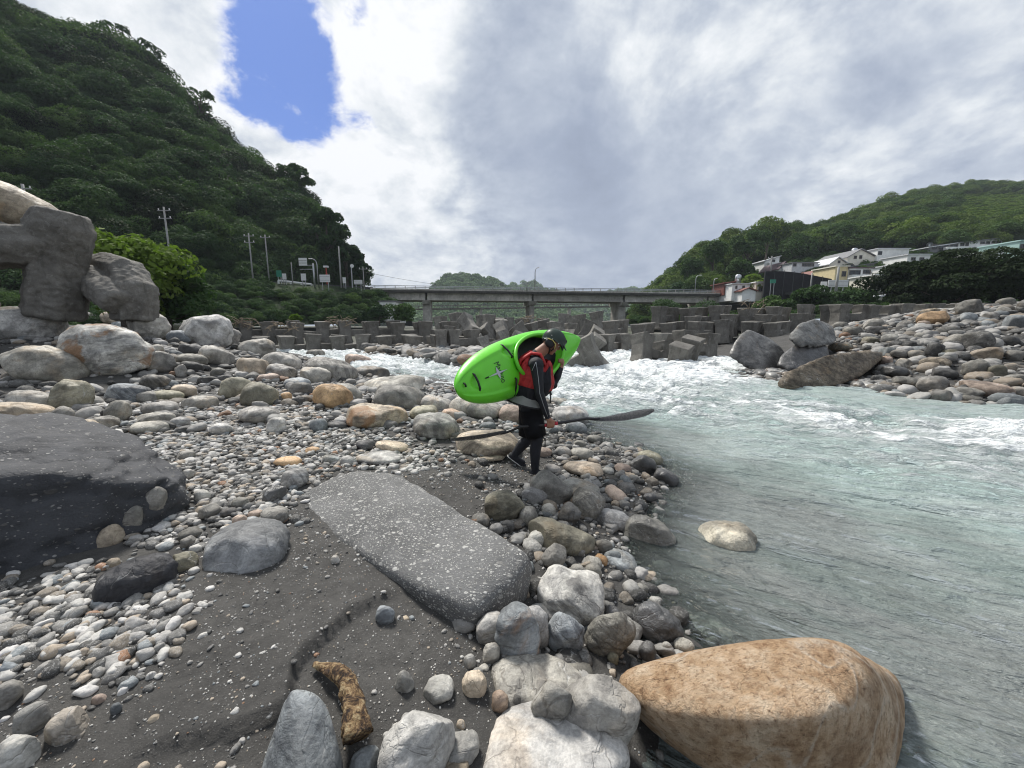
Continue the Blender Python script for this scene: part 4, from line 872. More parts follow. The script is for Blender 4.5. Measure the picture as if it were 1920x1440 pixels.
# ------------------------------------------------------------------ houses
def house(label, px0, py0, px1, py1, Y, wall='white_wall', wins=(), roof='flat', rmat='roof_grey', depth=8, drop=2.0, extra=(), name='hillside_house', yaw=0):
    if py1 < 530 and px0 > 1425: Y = max(72, surf_y((px0+px1)/2, py1)-2); drop = 7
    a, b = Vector(at_y(px0, py1, Y)), Vector(at_y(px1, py0, Y)); w, h = b.x-a.x, b.z-a.z; root = empty(name, (a.x, a.y, a.z-drop), (0, 0, yaw)); tag(root, label, 'house', 'houses of the hillside village')
    H = h+drop
    if roof == 'flat':
        MB().box((w/2, depth/2, H/2), (w, depth, H)).build('wall', M[wall], root); MB().box((w/2, depth/2, H+.12), (w+.5, depth+.5, .24)).build('roof', M[rmat], root)
    elif roof in ('gable', 'shed'):
        e = H*.80 if roof == 'gable' else H*.86; apx = w*.42 if roof == 'gable' else w
        MB().poly([(0, 0, 0), (w, 0, 0), (w, 0, e if roof == 'gable' else H), (apx, 0, H), (0, 0, e)] if roof == 'gable' else [(0, 0, 0), (w, 0, 0), (w, 0, H), (0, 0, e)], (0, depth, 0)).build('wall', M[wall], root)
        rf = MB(); segs = [((-.4, e-.1), (apx, H+.02)), ((apx, H+.02), (w+.4, e-.1))] if roof == 'gable' else [((-.4, e-.02), (w+.4, H+.04))]
        for (xa, za), (xb, zb) in segs: rf.poly([(xa, -.4, za+.03), (xb, -.4, zb+.03), (xb, -.4, zb+.25), (xa, -.4, za+.25)], (0, depth+.8, 0))
        rf.build('roof', M[rmat], root)
    for (wx0, wy0, wx1, wy1) in wins:
        p, q = Vector(at_y(wx0, wy1, Y)), Vector(at_y(wx1, wy0, Y)); cx, cz, ww, wh = (p.x+q.x)/2-a.x, (p.z+q.z)/2-a.z+drop, q.x-p.x, q.z-p.z
        f = MB(); t_ = .12
        for s in (-1, 1): f.box((cx+s*ww/2, -.05, cz), (t_, .16, wh+t_)); f.box((cx, -.05, cz+s*wh/2), (ww-t_, .16, t_))
        f.box((cx, -.04, cz), (t_*.7, .12, wh-t_)); fo = f.build('window', M['frame_dark'], root)
        MB().box((cx, -.015, cz), (ww-t_, .05, wh-t_)).build('pane', M['pane'], fo)
    for kind, (ex0, ey0, ex1, ey1), mat, off, th in extra:
        p, q = Vector(at_y(ex0, ey1, Y)), Vector(at_y(ex1, ey0, Y))
        MB().box(((p.x+q.x)/2-a.x, -off-th/2, (p.z+q.z)/2-a.z+drop), (q.x-p.x, th, q.z-p.z)).build(kind, M[mat], root)
    return root
house('white building under the left end of the bridge', 713, 566, 742, 596, 80, 'white_wall', [(719, 572, 723, 578), (732, 574, 736, 580), (719, 584, 723, 590)], 'flat', 'roof_grey', 7, 1)
house('white two-storey house with a slanted parapet above the netted wall', 1432, 481, 1462, 506, 100, 'white_wall', [(1447, 487, 1453, 491)], 'shed', 'roof_white', 8, 2, [('balcony', (1438, 493, 1464, 499), 'white_wall', 0, 1.2)])
house('white end-gable house beside the one with the slanted parapet', 1461, 492, 1484, 510, 98, 'white_wall', [(1469, 497, 1473, 503)], 'gable', 'roof_purple', 9, 2)
house('long low grey house with a verandah roof behind the netted wall', 1484, 493, 1534, 508, 99, 'roof_white', [(1487, 494, 1493, 499), (1504, 494, 1512, 499), (1513, 494, 1526, 499)], 'flat', 'roof_grey', 6, 2)
house('small white house with dark window under the long cream house', 1555, 483, 1592, 500, 108, 'cream_wall', [(1571, 489, 1575, 493)], 'gable', 'roof_white', 8, 3)
house('long cream gabled house with two small windows on the hill', 1588, 468, 1646, 494, 112, 'cream_wall', [(1601, 480, 1606, 485), (1611, 479, 1616, 485)], 'gable', 'roof_grey', 12, 3)
house('white flat-roofed block at the end of the cream gabled house', 1644, 467, 1705, 484, 115, 'white_wall', [], 'flat', 'roof_white', 10, 4, [('opening', (1646, 471, 1654, 478), 'pane', 0, .1)])
house('yellow house beside the purple-roofed house', 1564, 500, 1591, 526, 80, 'yellow_wall', [(1578, 509, 1586, 518)], 'flat', 'cream_wall', 7, 2)
house('white house with purple roof and two wide windows', 1591, 503, 1637, 521, 79, 'white_wall', [(1592, 507, 1613, 516), (1618, 506, 1632, 513)], 'flat', 'roof_purple', 8, 3, [('balcony', (1591, 516, 1637, 520), 'white_wall', 0, 1.0)])
house('pink-roofed low shed left of the yellow house', 1520, 507, 1560, 517, 90, 'white_wall', [], 'gable', 'roof_red', 6, 2)
house('grey low shed behind the yellow house', 1586, 494, 1640, 503, 88, 'roof_grey', [(1590, 496, 1600, 500)], 'shed', 'roof_grey', 6, 2)
house('long white house with a row of windows high on the right', 1797, 447, 1881, 464, 118, 'white_wall', [(1800, 454, 1808, 461), (1810, 454, 1816, 461), (1838, 453, 1846, 457), (1848, 453, 1856, 457), (1859, 452, 1866, 456), (1868, 452, 1876, 456)], 'shed', 'roof_grey', 9, 4, [('terrace', (1768, 464, 1884, 469), 'white_wall', 0, 1.0)])
house('open-sided roof terrace left of the long white house', 1740, 456, 1797, 470, 119, 'roof_grey', [(1748, 459, 1758, 467), (1760, 459, 1778, 467), (1780, 459, 1795, 467)], 'shed', 'roof_white', 7, 4)
house('mint green house at the right edge of the village', 1908, 452, 1960, 478, 112, 'mint_wall', [(1912, 458, 1920, 468)], 'flat', 'mint_wall', 8, 4)
house('pale green roofed shed at the right edge', 1884, 464, 1912, 476, 110, 'white_wall', [(1888, 468, 1896, 474)], 'shed', 'mint_wall', 7, 4)
house('low white house below the long white house on the right', 1826, 468, 1884, 482, 104, 'white_wall', [(1850, 472, 1860, 478)], 'shed', 'roof_white', 8, 4)
house('small white house beside the bridge end with a red gable', 1372, 533, 1408, 548, 96, 'white_wall', [(1379, 536, 1382, 541), (1392, 536, 1396, 540)], 'flat', 'roof_white', 7, 2)
house('little red-gabled house in front of the small white one', 1392, 541, 1418, 549, 93, 'white_wall', [], 'gable', 'roof_red', 5, 2)
house('yellow and cream shop front beside the netted wall', 1416, 530, 1432, 548, 94, 'cream_wall', [(1422, 537, 1430, 546)], 'flat', 'white_wall', 6, 2, [('side_panel', (1416.5, 534, 1420, 547), 'yellow_wall', .02, .06)])
house('red roofed shack under the trees by the bridge end', 1358, 528, 1388, 538, 99, 'roof_red', [(1364, 531, 1370, 535)], 'shed', 'roof_red', 6, 2)
house('white flat shed roof on the bank below the billboard', 1620, 556, 1655, 570, 58, 'cream_wall', [(1632, 562, 1640, 567)], 'shed', 'roof_white', 5, 2)
house('white house peeking out above the feathery tree', 1700, 478, 1745, 494, 100, 'white_wall', [(1708, 483, 1716, 488), (1724, 483, 1732, 488)], 'flat', 'roof_white', 7, 4)
house('white wall of a house half hidden by the spreading tree', 1668, 498, 1712, 514, 90, 'white_wall', [(1676, 503, 1684, 508)], 'flat', 'roof_white', 7, 4)
house('cream house below the purple-roofed house', 1640, 516, 1690, 530, 80, 'cream_wall', [(1650, 520, 1658, 526)], 'flat', 'white_wall', 6, 4)
for lab, px, py, Y in (('round steel water tank on the roof terrace', 1777, 452, 118), ('steel water tank at the end of the roof terrace', 1743, 461, 118), ('water tank on the red roofed shack', 1384, 522, 99), ('water tank beside the cream gabled house', 1602, 472, 112)):
    p = at_y(px, py, Y); t_ = empty('water_tank', p); tag(t_, lab, 'water tank', 'rooftop water tanks'); MB().tube([(0, 0, -.8), (0, 0, .7), (0, 0, 1.0)], [.7, .7, .3], 12).build('tank', M['tank'], t_, True)
    MB().box((0, 0, -1.6), (1.2, 1.2, 1.6)).build('stand', M['pole'], t_)
def net_wall():
    a, b = Vector(at_y(1431, 548, 92)), Vector(at_y(1557, 548, 90)); top0, top1 = Vector(at_y(1431, 509, 92)).z, Vector(at_y(1557, 523, 90)).z; root = empty('netted_wall', a); tag(root, 'black netted retaining wall below the white houses', 'wall')
    n = 7; u = (b-a)
    for k in range(n):
        p, q = a+u*(k/n)-a, a+u*((k+1)/n)-a; zt = lambda s: (top0+1.2*math.sin(s*2.2))*(1-s)+top1*s-a.z
        MB().poly([(p.x, p.y, -2), (q.x-.03, q.y, -2), (q.x-.03, q.y, zt((k+1)/n)), (p.x, p.y, zt(k/n))], (0, .3+.05*(k % 2), 0)).build('net_panel', M['net'], root)
        MB().tube([(p.x, p.y-.1, -1), (p.x, p.y-.1, zt(k/n)+.2)], .06, 6).build('post', M['dark_metal'], root)
net_wall()
pole('dark utility pole in front of the slanted parapet house', 1445, 508, 480, 95, .14, 1, 'poles in the village'); pole('concrete pole before the yellow house', 1567, 548, 500, 73, .22, 0, 'poles in the village'); pole('leaning post at the edge of the netted wall', 1519, 545, 512, 88, .14, 0, 'poles in the village')
board('green road sign by the netted wall', 1444, 524, 1455, 531, 90, 548, 'sign_green')
rr_ = [at_y(1440, 553, 96), at_y(1560, 551, 80), at_y(1680, 552, 70), at_y(1800, 560, 62)]
road_slab('village_road', rr_, 7, M['asphalt'])
# dish and wires
def wire(label, pts, sag, r=.02):
    P = [Vector(p) for p in pts]; q = []
    for a, b in zip(P, P[1:]):
        for k in range(12): s = k/12; q.append(a.lerp(b, s)-Vector((0, 0, sag*4*s*(1-s))))
    o = MB().tube(q+[P[-1]], r, 5).build('overhead_wire', M['dark_metal'], None); tag(o, label, 'wire')
wire('thin overhead wire running from the mountain road over the bridge', [at_y(684, 510, 86), at_y(960, 543, 120)], 1.0, .03)
wire('overhead wire rising from the bridge to the right-hand trees', [at_y(1225, 542, 98), at_y(1275, 528, 112)], .2, .03)
# ------------------------------------------------------------------ stones
TONE = {'G': (.38, .36, .32), 'M': (.25, .238, .21), 'D': (.10, .098, .094), 'W': (.49, .475, .44), 'T': (.46, .385, .29), 'O': (.48, .32, .18), 'B': (.31, .33, .335), 'K': (.29, .27, .20), 'P': (.46, .36, .29)}
WORD = {'G': 'light grey', 'M': 'mid grey', 'D': 'dark grey', 'W': 'whitish', 'T': 'tan', 'O': 'orange-brown', 'B': 'blue-grey', 'K': 'olive grey', 'P': 'pinkish'}
def stone_shape(a, b, c, seed, sub, lump=.10, cuts=2, p=2.35, detail=1.0):
    rg = np.random.default_rng(seed); D, Fc = ico(sub)
    r = (np.abs(D[:, 0]/a)**p + np.abs(D[:, 1]/b)**p + np.abs(D[:, 2]/c)**p)**(-1/p); V = D*r[:, None]
    sz = (a*b*c)**(1/3.); off = rg.uniform(-50, 50, 3)
    V = V*(1 + lump*fbm(D*1.25+off, 2, seed) + lump*.35*fbm(D*3.0+off, 2, seed+5))[:, None]
    for k in range(cuts):
        n = rg.normal(size=3); n[2] = n[2]*.6+.2; n /= np.linalg.norm(n); h = (V@n).max()*rg.uniform(.66, .88); d = V@n-h; e = .05*sz
        V = V - n*(np.where(d > 0, d, 0) + e*.25*np.exp(-np.abs(d)/e))[:, None]*.92
    if sub >= 4:
        V = V*(1 + detail*(.030*fbm(V/sz*4+off, 3, seed+11) - .020*np.maximum(0, 1-np.abs(fbm(V/sz*np.array([1.5, 1.5, 3.2])+off, 2, seed+15))*7)))[:, None]
    return V, Fc
def fit(x0, y0, x1, y1, roll=0.0, kb=.85, emb=.62, zb=None):
    """place an ellipsoid so that it fills a box of the picture and rests on the ground"""
    px, py = (x0+x1)/2, (y0+y1)/2; d = ray(px, py); az = math.atan2(d[0], d[1]); ca = math.cos(az); phi = math.atan2(-d[2], math.hypot(d[0], d[1]))
    ts = np.concatenate([np.arange(.8, 6, .02), np.arange(6, 40, .06)]); P = CAM + d*ts[:, None]; gz = G(P[:, :2], False) if zb is None else np.full(len(P), zb)
    w2 = ((x1-x0)/2/F*ts*ca)**2; h2 = ((y1-y0)/2/F*ts)**2
    if roll:
        c2, s2 = math.cos(roll)**2, math.sin(roll)**2; a2 = (w2*c2-h2*s2)/(c2-s2); q2 = (h2*c2-w2*s2)/(c2-s2); a2 = np.maximum(a2, w2*.5); q2 = np.maximum(q2, a2*.05)
    else: a2, q2 = w2, h2
    a = np.sqrt(a2); b = a*kb; c = np.sqrt(np.maximum(q2-(b*math.sin(phi))**2, (.30*np.sqrt(q2))**2))/max(.35, math.cos(phi))
    sl = np.minimum(1, np.sqrt(q2)/np.maximum(b*abs(math.sin(phi)), 1e-6)*.92) if phi > 0 else 1.0
    b = b*np.clip(sl, .35, 1); c = np.minimum(c, a*1.5)
    below = P[:, 2]-emb*c <= gz; k = int(np.argmax(below)) if below.any() else len(ts)-1
    return P[k], a[k], b[k], c[k], az
_sd = [1000]
def boulder(x0, y0, x1, y1, tone='G', label=None, roll=0, kb=.85, emb=.62, mat='rock', sub=None, cuts=2, lump=.17, p=2.45, name='boulder', cat='boulder', group=None, yaw=None, jit=.10, col=None, z_off=0, zb=None):
    _sd[0] += 1; s = _sd[0]; P, a, b, c, az = fit(x0, y0, x1, y1, R(roll), kb, emb, zb)
    rg = random.Random(s); area = (x1-x0)*(y1-y0)
    if sub is None: sub = 5 if area > 5000 else 4 if area > 1300 else 3
    V, Fc = stone_shape(a, b, c, s, sub, lump, cuts, p); me = mesh_np(name, V, Fc)
    o = link(name, me, M[mat], None, (P[0], P[1], P[2]+z_off)); yw = rg.uniform(-.22, .22) if yaw is None else R(yaw)
    o.rotation_euler = (Matrix.Rotation(-az+yw, 3, 'Z') @ Matrix.Rotation(R(roll), 3, 'Y')).to_euler()
    t_ = col or TONE[tone]; k = 1+rg.uniform(-jit, jit); o.color = (t_[0]*k, t_[1]*k, t_[2]*k*(1+rg.uniform(-.03, .03)), 1)
    if label: tag(o, label, cat, group)
    else: o['pend'] = '%s|%s|%s' % (tone, (x1-x0)/(y1-y0), P[1]); o['px'] = (x0+x1)/2; tag(o, None, cat, group)
    return o
def hull_rock(name, pts, label, mat, cat='boulder', power=9, sub=5, noise_amp=.02, nfreq=3.0, seed=1, col=None, group=None, center=None, strat=None, grow=1.0):
    """a rock with the faces of a hull round measured points, edges worn round"""
    P = np.array([np.asarray(q, float) for q in pts]); C = P.mean(0) if center is None else np.asarray(center, float)
    bm = bmesh.new(); vs = [bm.verts.new(tuple(q-C)) for q in P]; r_ = bmesh.ops.convex_hull(bm, input=vs); bm.normal_update()
    N, Hh = [], []
    for f in bm.faces:
        n = np.array(f.normal[:]); h = float(n@np.array(f.verts[0].co[:]))
        if h < 0: n, h = -n, -h
        if f.calc_area() < 1e-5 or h < 1e-4: continue
        if any(np.dot(n, m_) > .997 for m_ in N): continue
        N.append(n); Hh.append(h)
    bm.free(); N, Hh = np.array(N), np.array(Hh); D, Fc = ico(sub)
    q = np.maximum(D@N.T/Hh, 0); r = (q**power).sum(1)**(-1/power); V = D*r[:, None]; sz = np.median(np.linalg.norm(V, axis=1))
    V = V*(1 + noise_amp*1.6*fbm(V*nfreq*.5+seed, 3, seed) + noise_amp*fbm(V*nfreq*2+seed, 4, seed+3))[:, None]
    if strat: V = V*(1 - strat*np.maximum(0, 1-np.abs(fbm(V*np.array([2.2, 2.2, 9.0])+seed, 3, seed+7))*6))[:, None]
    V = V*grow; o = link(name, mesh_np(name, V, Fc), M[mat], None, tuple(C)); o.color = (*(col or TONE['G']), 1); tag(o, label, cat, group); return o
# -------- the large stones of the foreground
Z = at_z; Yp = at_y
slab_top = [Z(542, 938, .36), Z(585, 908, .37), Z(640, 886, .37), Z(745, 890, .38), Z(800, 930, .39), Z(1008, 1045, .42), Z(1000, 1062, .40), Z(880, 1140, .34), Z(850, 1132, .33), Z(765, 1085, .32), Z(690, 1020, .33), Z(560, 965, .34)]
hull_rock('concrete_slab', slab_top + [np.array([q[0], q[1]+.03, .02]) for q in slab_top] + [Z(1012, 1078, .2), Z(900, 1170, .12), Z(858, 1165, .14)], 'dark slab of pebbly broken concrete lying in the middle of the sand', 'slab', 'slab', 18, 6, .030, 4.5, 3, grow=1.02)
hull_rock('conglomerate_boulder', [Yp(-300, 765, 2.9), Yp(0, 778, 3.0), Yp(135, 786, 3.15), Yp(245, 820, 3.05), Yp(335, 876, 2.85), Yp(348, 905, 2.7), Yp(300, 905, 2.52), Yp(190, 892, 2.28), Yp(0, 895, 2.05), Yp(-350, 900, 1.85),
          Yp(-300, 1420, 1.5), Yp(0, 1330, 1.70), Yp(150, 1250, 1.93), Yp(255, 1160, 2.2), Yp(330, 1050, 2.5), Yp(350, 1000, 2.65), Yp(260, 880, 3.7)+np.array([0, 0, -.6]), Yp(-100, 850, 3.9)+np.array([0, 0, -.6])],
          'huge dark conglomerate boulder with pale pebbles at the left edge', 'dark_cong', 'boulder', 38, 6, .05, 4.0, 8, strat=.045, grow=1.04)
for k, (x0, y0, x1, y1, Yk, tn) in enumerate([(228, 945, 266, 1012, 2.62, 'M'), (268, 910, 312, 965, 2.88, 'G'), (180, 980, 230, 1052, 2.40, 'T'), (190, 1030, 206, 1062, 2.3, 'W')]):
    cb = bpy.data.objects['conglomerate_boulder']; bpy.context.view_layer.update(); d_ = Vector(ray((x0+x1)/2, (y0+y1)/2)); ok_, hit_, _n, _i = cb.ray_cast(Vector(CAM)-cb.location, d_.normalized()); c = (hit_+cb.location-d_.normalized()*-.02) if ok_ else Vector(at_y((x0+x1)/2, (y0+y1)/2, Yk)); Yk = c.y; a, h = (x1-x0)/2/F*Yk*.8, (y1-y0)/2/F*Yk; V, Fc = stone_shape(a, a*.8, h, 77+k, 4); o = link('embedded_stone', mesh_np('embedded_stone', V, Fc), M['rock'], None, c, (0, R(18), R(35)))
    o.color = (*TONE[tn], 1); cb = bpy.data.objects['conglomerate_boulder']; o.location = c-cb.location; o.parent = cb
hull_rock('boulder', [Z(1130, 1300, .20), Z(1142, 1245, .30), Z(1290, 1212, .41), Z(1400, 1192, .46), Z(1540, 1178, .50), Z(1610, 1196, .49), Z(1662, 1260, .45), Z(1590, 1345, .48), Z(1400, 1345, .45), Z(1230, 1340, .36), Z(1700, 1335, .27), Z(1730, 1450, .0), Z(1725, 1290, 0),
          Z(1195, 1370, .12), Z(1280, 1450, .05), Z(1480, 1530, .06), Z(1660, 1510, 0), Z(1140, 1310, .02), Z(1400, 1230, -.1), Z(1670, 1250, -.1)], 'large orange-brown boulder with pale swirls at the water edge in front', 'orange_rock', 'boulder', 11, 6, .026, 3.4, 12, TONE['O'])
hull_rock('boulder', [Z(545, 1288, .50), Z(590, 1293, .50), Z(615, 1320, .44), Z(640, 1400, .36), Z(632, 1460, .36), Z(560, 1470, .42), Z(480, 1460, .30), Z(520, 1350, .40), Z(650, 1440, .2), Z(470, 1500, .2), Z(650, 1510, .2), Z(530, 1320, .2), Z(610, 1330, .2)],
          'pointed blue-grey rock with white veins beside the driftwood', 'rock_band', 'boulder', 14, 5, .03, 5, 15, TONE['B'])
boulder(895, 1330, 1178, 1500, 'W', 'big smooth whitish oval boulder at the bottom centre', kb=.9, sub=5, cuts=1, emb=.5)
boulder(930, 1232, 1112, 1345, 'G', 'grey humped boulder behind the big whitish oval one', roll=8, kb=.8, sub=5, mat='rock_band', cuts=1)
boulder(1035, 1262, 1192, 1425, 'G', 'long grey boulder slanting down toward the orange boulder', roll=38, kb=.6, sub=5, cuts=1)
boulder(1001, 1284, 1068, 1356, 'M', 'banded mid grey stone lying on the humped grey boulder', mat='rock_band', roll=30, emb=1.5, kb=.7); boulder(1048, 1311, 1092, 1352, 'W', 'small pale oval stone against the banded stone', roll=30, emb=1.9)
boulder(1048, 1243, 1120, 1285, 'M', 'flat mid grey stone behind the long slanting boulder')
boulder(722, 1345, 852, 1455, 'W', 'whitish speckled boulder cut by the bottom edge', roll=-28, kb=.7, sub=5); boulder(830, 1380, 897, 1428, 'W', 'white blocky stone between the two bottom boulders', p=3.0, cuts=1); boulder(782, 1417, 886, 1470, 'T', 'pale tan stone at the bottom edge'); boulder(653, 1410, 714, 1455, 'B', 'bluish pale stone at the bottom edge near the driftwood')
boulder(741, 1260, 778, 1300, 'W', 'angular white stone on the bare sand', cuts=5, p=2.0); boulder(793, 1272, 853, 1313, 'W', 'lumpy cream stone on the bare sand', cuts=4); boulder(867, 1262, 911, 1306, 'T', 'round tan stone on the bare sand', cuts=0); boulder(922, 1289, 953, 1350, 'P', 'upright pinkish white stone beside the humped boulder', roll=0)
boulder(77, 1272, 174, 1470, 'K', 'tall flat brownish stone slab at the bottom left', kb=.8, cuts=2, sub=5, emb=.4, col=(.30, .265, .215)); boulder(22, 1322, 106, 1378, 'W', 'whitish stone with a hollow at the bottom left', kb=.8, cuts=2); boulder(-20, 1370, 84, 1470, 'W', 'pale flat stone in the bottom left corner', kb=.9); boulder(-15, 1276, 50, 1328, 'G', 'grey stone at the left edge near the bottom'); boulder(-5, 1228, 42, 1280, 'B', 'blue-grey flat stone at the left edge', roll=-25)
boulder(383, 978, 548, 1086, 'B', 'smooth blue-grey boulder half buried in the sand', kb=1.1, emb=.15, cuts=1, sub=5, lump=.08, col=(.33, .335, .335)); boulder(173, 1050, 349, 1128, 'D', 'smooth black boulder in front of the conglomerate boulder', kb=.7, emb=.4, cuts=0, sub=5, col=(.050, .050, .055))
boulder(1011, 1072, 1134, 1158, 'W', 'streaky white and grey boulder at the water edge', mat='rock_band', kb=.8, sub=5, p=2.8); boulder(985, 979, 1115, 1038, 'K', 'long olive-green boulder among the cobbles', roll=14, kb=.5, cuts=1, sub=5); boulder(1307, 980, 1420, 1048, 'W', 'pale boulder standing alone in the shallow water', kb=.8, emb=.35, cuts=3, sub=5, col=(.52, .48, .39), zb=-.06)
boulder(1173, 974, 1262, 1040, 'M', 'dark grey boulder half in the shallow water', roll=22, kb=.7, mat='rock_wet', emb=.45, zb=-.05); boulder(1068, 916, 1130, 972, 'M', 'grey boulder with a rust-red patch', mat='rock_rust', roll=14); boulder(993, 884, 1070, 948, 'M', 'grey boulder just behind the foot of the paddler', roll=28, kb=.7); boulder(908, 918, 982, 978, 'K', 'boulder with a white shoulder beside the sand', mat='rock_band')
boulder(930, 1148, 1010, 1238, 'B', 'blue-grey split stone with rust streaks', mat='rock_rust', cuts=4, roll=-12, p=2.8); boulder(892, 1153, 951, 1208, 'W', 'white rounded stone at the end of the concrete slab'); boulder(976, 1146, 1030, 1216, 'W', 'whitish upright oval stone beside the split stone', roll=-10); boulder(1025, 1156, 1094, 1220, 'B', 'angular blue-grey stone with white veins', mat='rock_band', cuts=5); boulder(1050, 1142, 1094, 1176, 'W', 'cream stone above the angular veined stone'); boulder(1102, 1150, 1186, 1232, 'M', 'long mid grey stone slanting to the water', roll=40, kb=.6, mat='rock_band')
boulder(1186, 1138, 1282, 1202, 'D', 'smooth dark stone lying in the edge of the water', roll=22, kb=.6, mat='rock_wet', col=(.13, .13, .13)); boulder(1180, 1062, 1238, 1138, 'T', 'pale tan boulder lying under the shallow water', emb=.0, cuts=1, zb=-.10); boulder(1275, 1160, 1385, 1225, 'W', 'pale boulder just under the water beside the orange boulder', emb=.0, cuts=1, zb=-.09)
# -------- right bank giants
hull_rock('boulder', [Yp(1364, 668, 14.2), Yp(1385, 632, 14.6), Yp(1402, 617, 15), Yp(1440, 632, 15), Yp(1470, 655, 14.6), Yp(1476, 690, 14.2), Yp(1420, 700, 13.6), Yp(1395, 690, 13.8), Yp(1440, 640, 16.5), Yp(1400, 640, 16.5), Yp(1470, 700, 15.5)], 'tall angular dark boulder standing in the rapids at the right bank', 'rock_wet', 'boulder', 26, 5, .05, 1.8, 31, (.15, .145, .135))
hull_rock('boulder', [Yp(1478, 634, 14.2), Yp(1500, 606, 14.6), Yp(1530, 597, 15), Yp(1566, 618, 15), Yp(1570, 640, 14.5), Yp(1545, 652, 14), Yp(1495, 652, 13.8), Yp(1560, 610, 16.5), Yp(1500, 612, 16.5)], 'grey angular boulder perched above the dark overhang', 'rock', 'boulder', 26, 5, .05, 1.8, 33, (.19, .19, .18))
hull_rock('boulder', [Yp(1455, 690, 13.4), Yp(1462, 668, 13.8), Yp(1490, 646, 14), Yp(1550, 646, 14.2), Yp(1560, 680, 13.8), Yp(1520, 694, 13.2), Yp(1480, 700, 13), Yp(1540, 660, 15), Yp(1480, 660, 15)], 'black overhanging boulder under the grey angular one', 'rock_wet', 'boulder', 26, 5, .05, 1.8, 35, (.075, .075, .075))
hull_rock('boulder', [Yp(1448, 728, 10.4), Yp(1456, 706, 10.5), Yp(1500, 684, 10.7), Yp(1560, 664, 11.2), Yp(1645, 652, 11.8), Yp(1662, 664, 11.8), Yp(1610, 708, 11.0), Yp(1545, 736, 10.4), Yp(1480, 738, 10.2), Yp(1560, 690, 12.2), Yp(1645, 680, 12.6)], 'long brown boulder sloping down into the river at the right bank', 'rock_band', 'boulder', 22, 5, .04, 1.8, 37, (.20, .165, .12))
boulder(-60, 343, 80, 428, 'T', 'tan boulder balanced on top of the eroded concrete units', emb=.62, cuts=1, sub=5)
tanb = bpy.context.scene.objects[-1] if False else [o for o in bpy.data.objects if o.get('label', '').startswith('tan boulder balanced')][0]
p_ = at_y(8, 388, 9.6); tanb.location = p_; V_ = stone_shape(.98, .7, .52, 4242, 5, .08, 1)[0]; tanb.data.vertices.foreach_set('co', V_.astype(np.float32).ravel()); tanb.rotation_euler = (0, R(22), R(43))
# -------- the measured boulders of both banks: x0, y0, x1, y1, tone, material, roll
LEFT_PILE = '''-45 577 126 646 W m0 r4|110 608 288 718 W m2 r6|0 650 178 722 G m0 r8|16 653 138 728 M m0 r0|230 584 318 645 G m0 r28|338 589 438 657 W m0 r0|400 612 452 657 G m0 r25|288 595 338 621 M m0 r10|313 588 354 613 W m0 r8|312 619 358 646 B m0 r5|183 585 232 608 T m0 r4|113 583 188 608 D m0 r8|123 592 170 611 M m0 r0|207 603 240 618 B m0 r0|267 660 329 704 M m0 r22|330 663 391 688 M m0 r8|373 648 439 686 G m0 r16|332 645 386 668 D m0 r10|280 646 309 668 G m0 r0|327 683 352 712 M m0 r0|337 678 383 704 D m0 r18|263 703 323 733 M m1 r8|195 718 284 760 B m1 r10|87 712 180 781 K m0 r14|5 732 112 775 G m0 r14|-35 754 114 814 T m0 r18|78 758 146 813 M m0 r36|132 787 191 823 T m0 r10|191 752 248 800 M m0 r26|167 780 228 808 M m0 r10|190 806 239 823 W m0 r0|272 732 349 753 K m0 r4|320 721 373 746 T m0 r6|337 742 408 771 G m0 r0|265 753 339 783 G m0 r2|250 773 331 798 G m0 r0|240 790 321 813 G m0 r2|250 733 300 758 M m0 r14'''
LEFT_MID = '''450 636 517 674 G m0 r0|410 706 476 752 K m0 r8|448 718 527 767 K m0 r4|448 762 528 797 G m1 r8|499 783 539 817 W m0 r0|393 793 438 816 W m0 r12|317 782 358 801 W m0 r0|577 783 616 814 B m0 r10|442 671 511 709 T m0 r6|493 661 568 698 G m0 r14|497 683 558 711 G m1 r12|556 688 619 723 G m0 r6|570 670 671 722 M m1 r16|648 664 701 692 P m0 r16|587 720 662 771 O m0 r12|620 718 679 762 G m0 r24|702 722 795 774 M m0 r8|645 756 767 804 T m2 r8|776 775 861 827 W m1 r6|677 705 803 741 G m0 r-4|665 686 732 712 M m0 r6|843 744 938 790 G m0 r10|936 759 986 797 P m0 r4|828 766 879 788 P m0 r10|767 760 821 787 K m0 r-6|855 806 979 855 T m1 r4|895 850 946 866 T m0 r0|889 840 917 857 M m0 r0|669 844 757 871 W m1 r6|667 825 707 843 D m0 r6|706 825 767 849 T m0 r12|512 855 570 876 O m0 r8|525 879 579 918 W m1 r4|605 852 637 871 B m0 r14|636 855 670 876 W m0 r16|531 708 587 731 B m0 r6|541 717 587 746 M m0 r6|476 701 526 718 P m0 r-6|525 736 549 758 O m0 r0|545 744 574 763 D m0 r0|807 745 839 769 M m0 r10|626 781 653 802 W m0 r-12|790 742 846 775 G m0 r10|720 708 760 724 M m0 r4|570 838 600 852 O m0 r4|610 790 650 806 D m0 r4|560 800 582 815 M m0 r0|455 690 492 708 M m0 r6|350 668 380 690 M m0 r0|395 690 425 712 M m0 r8|370 705 410 724 D m0 r6|575 655 610 672 M m0 r0'''
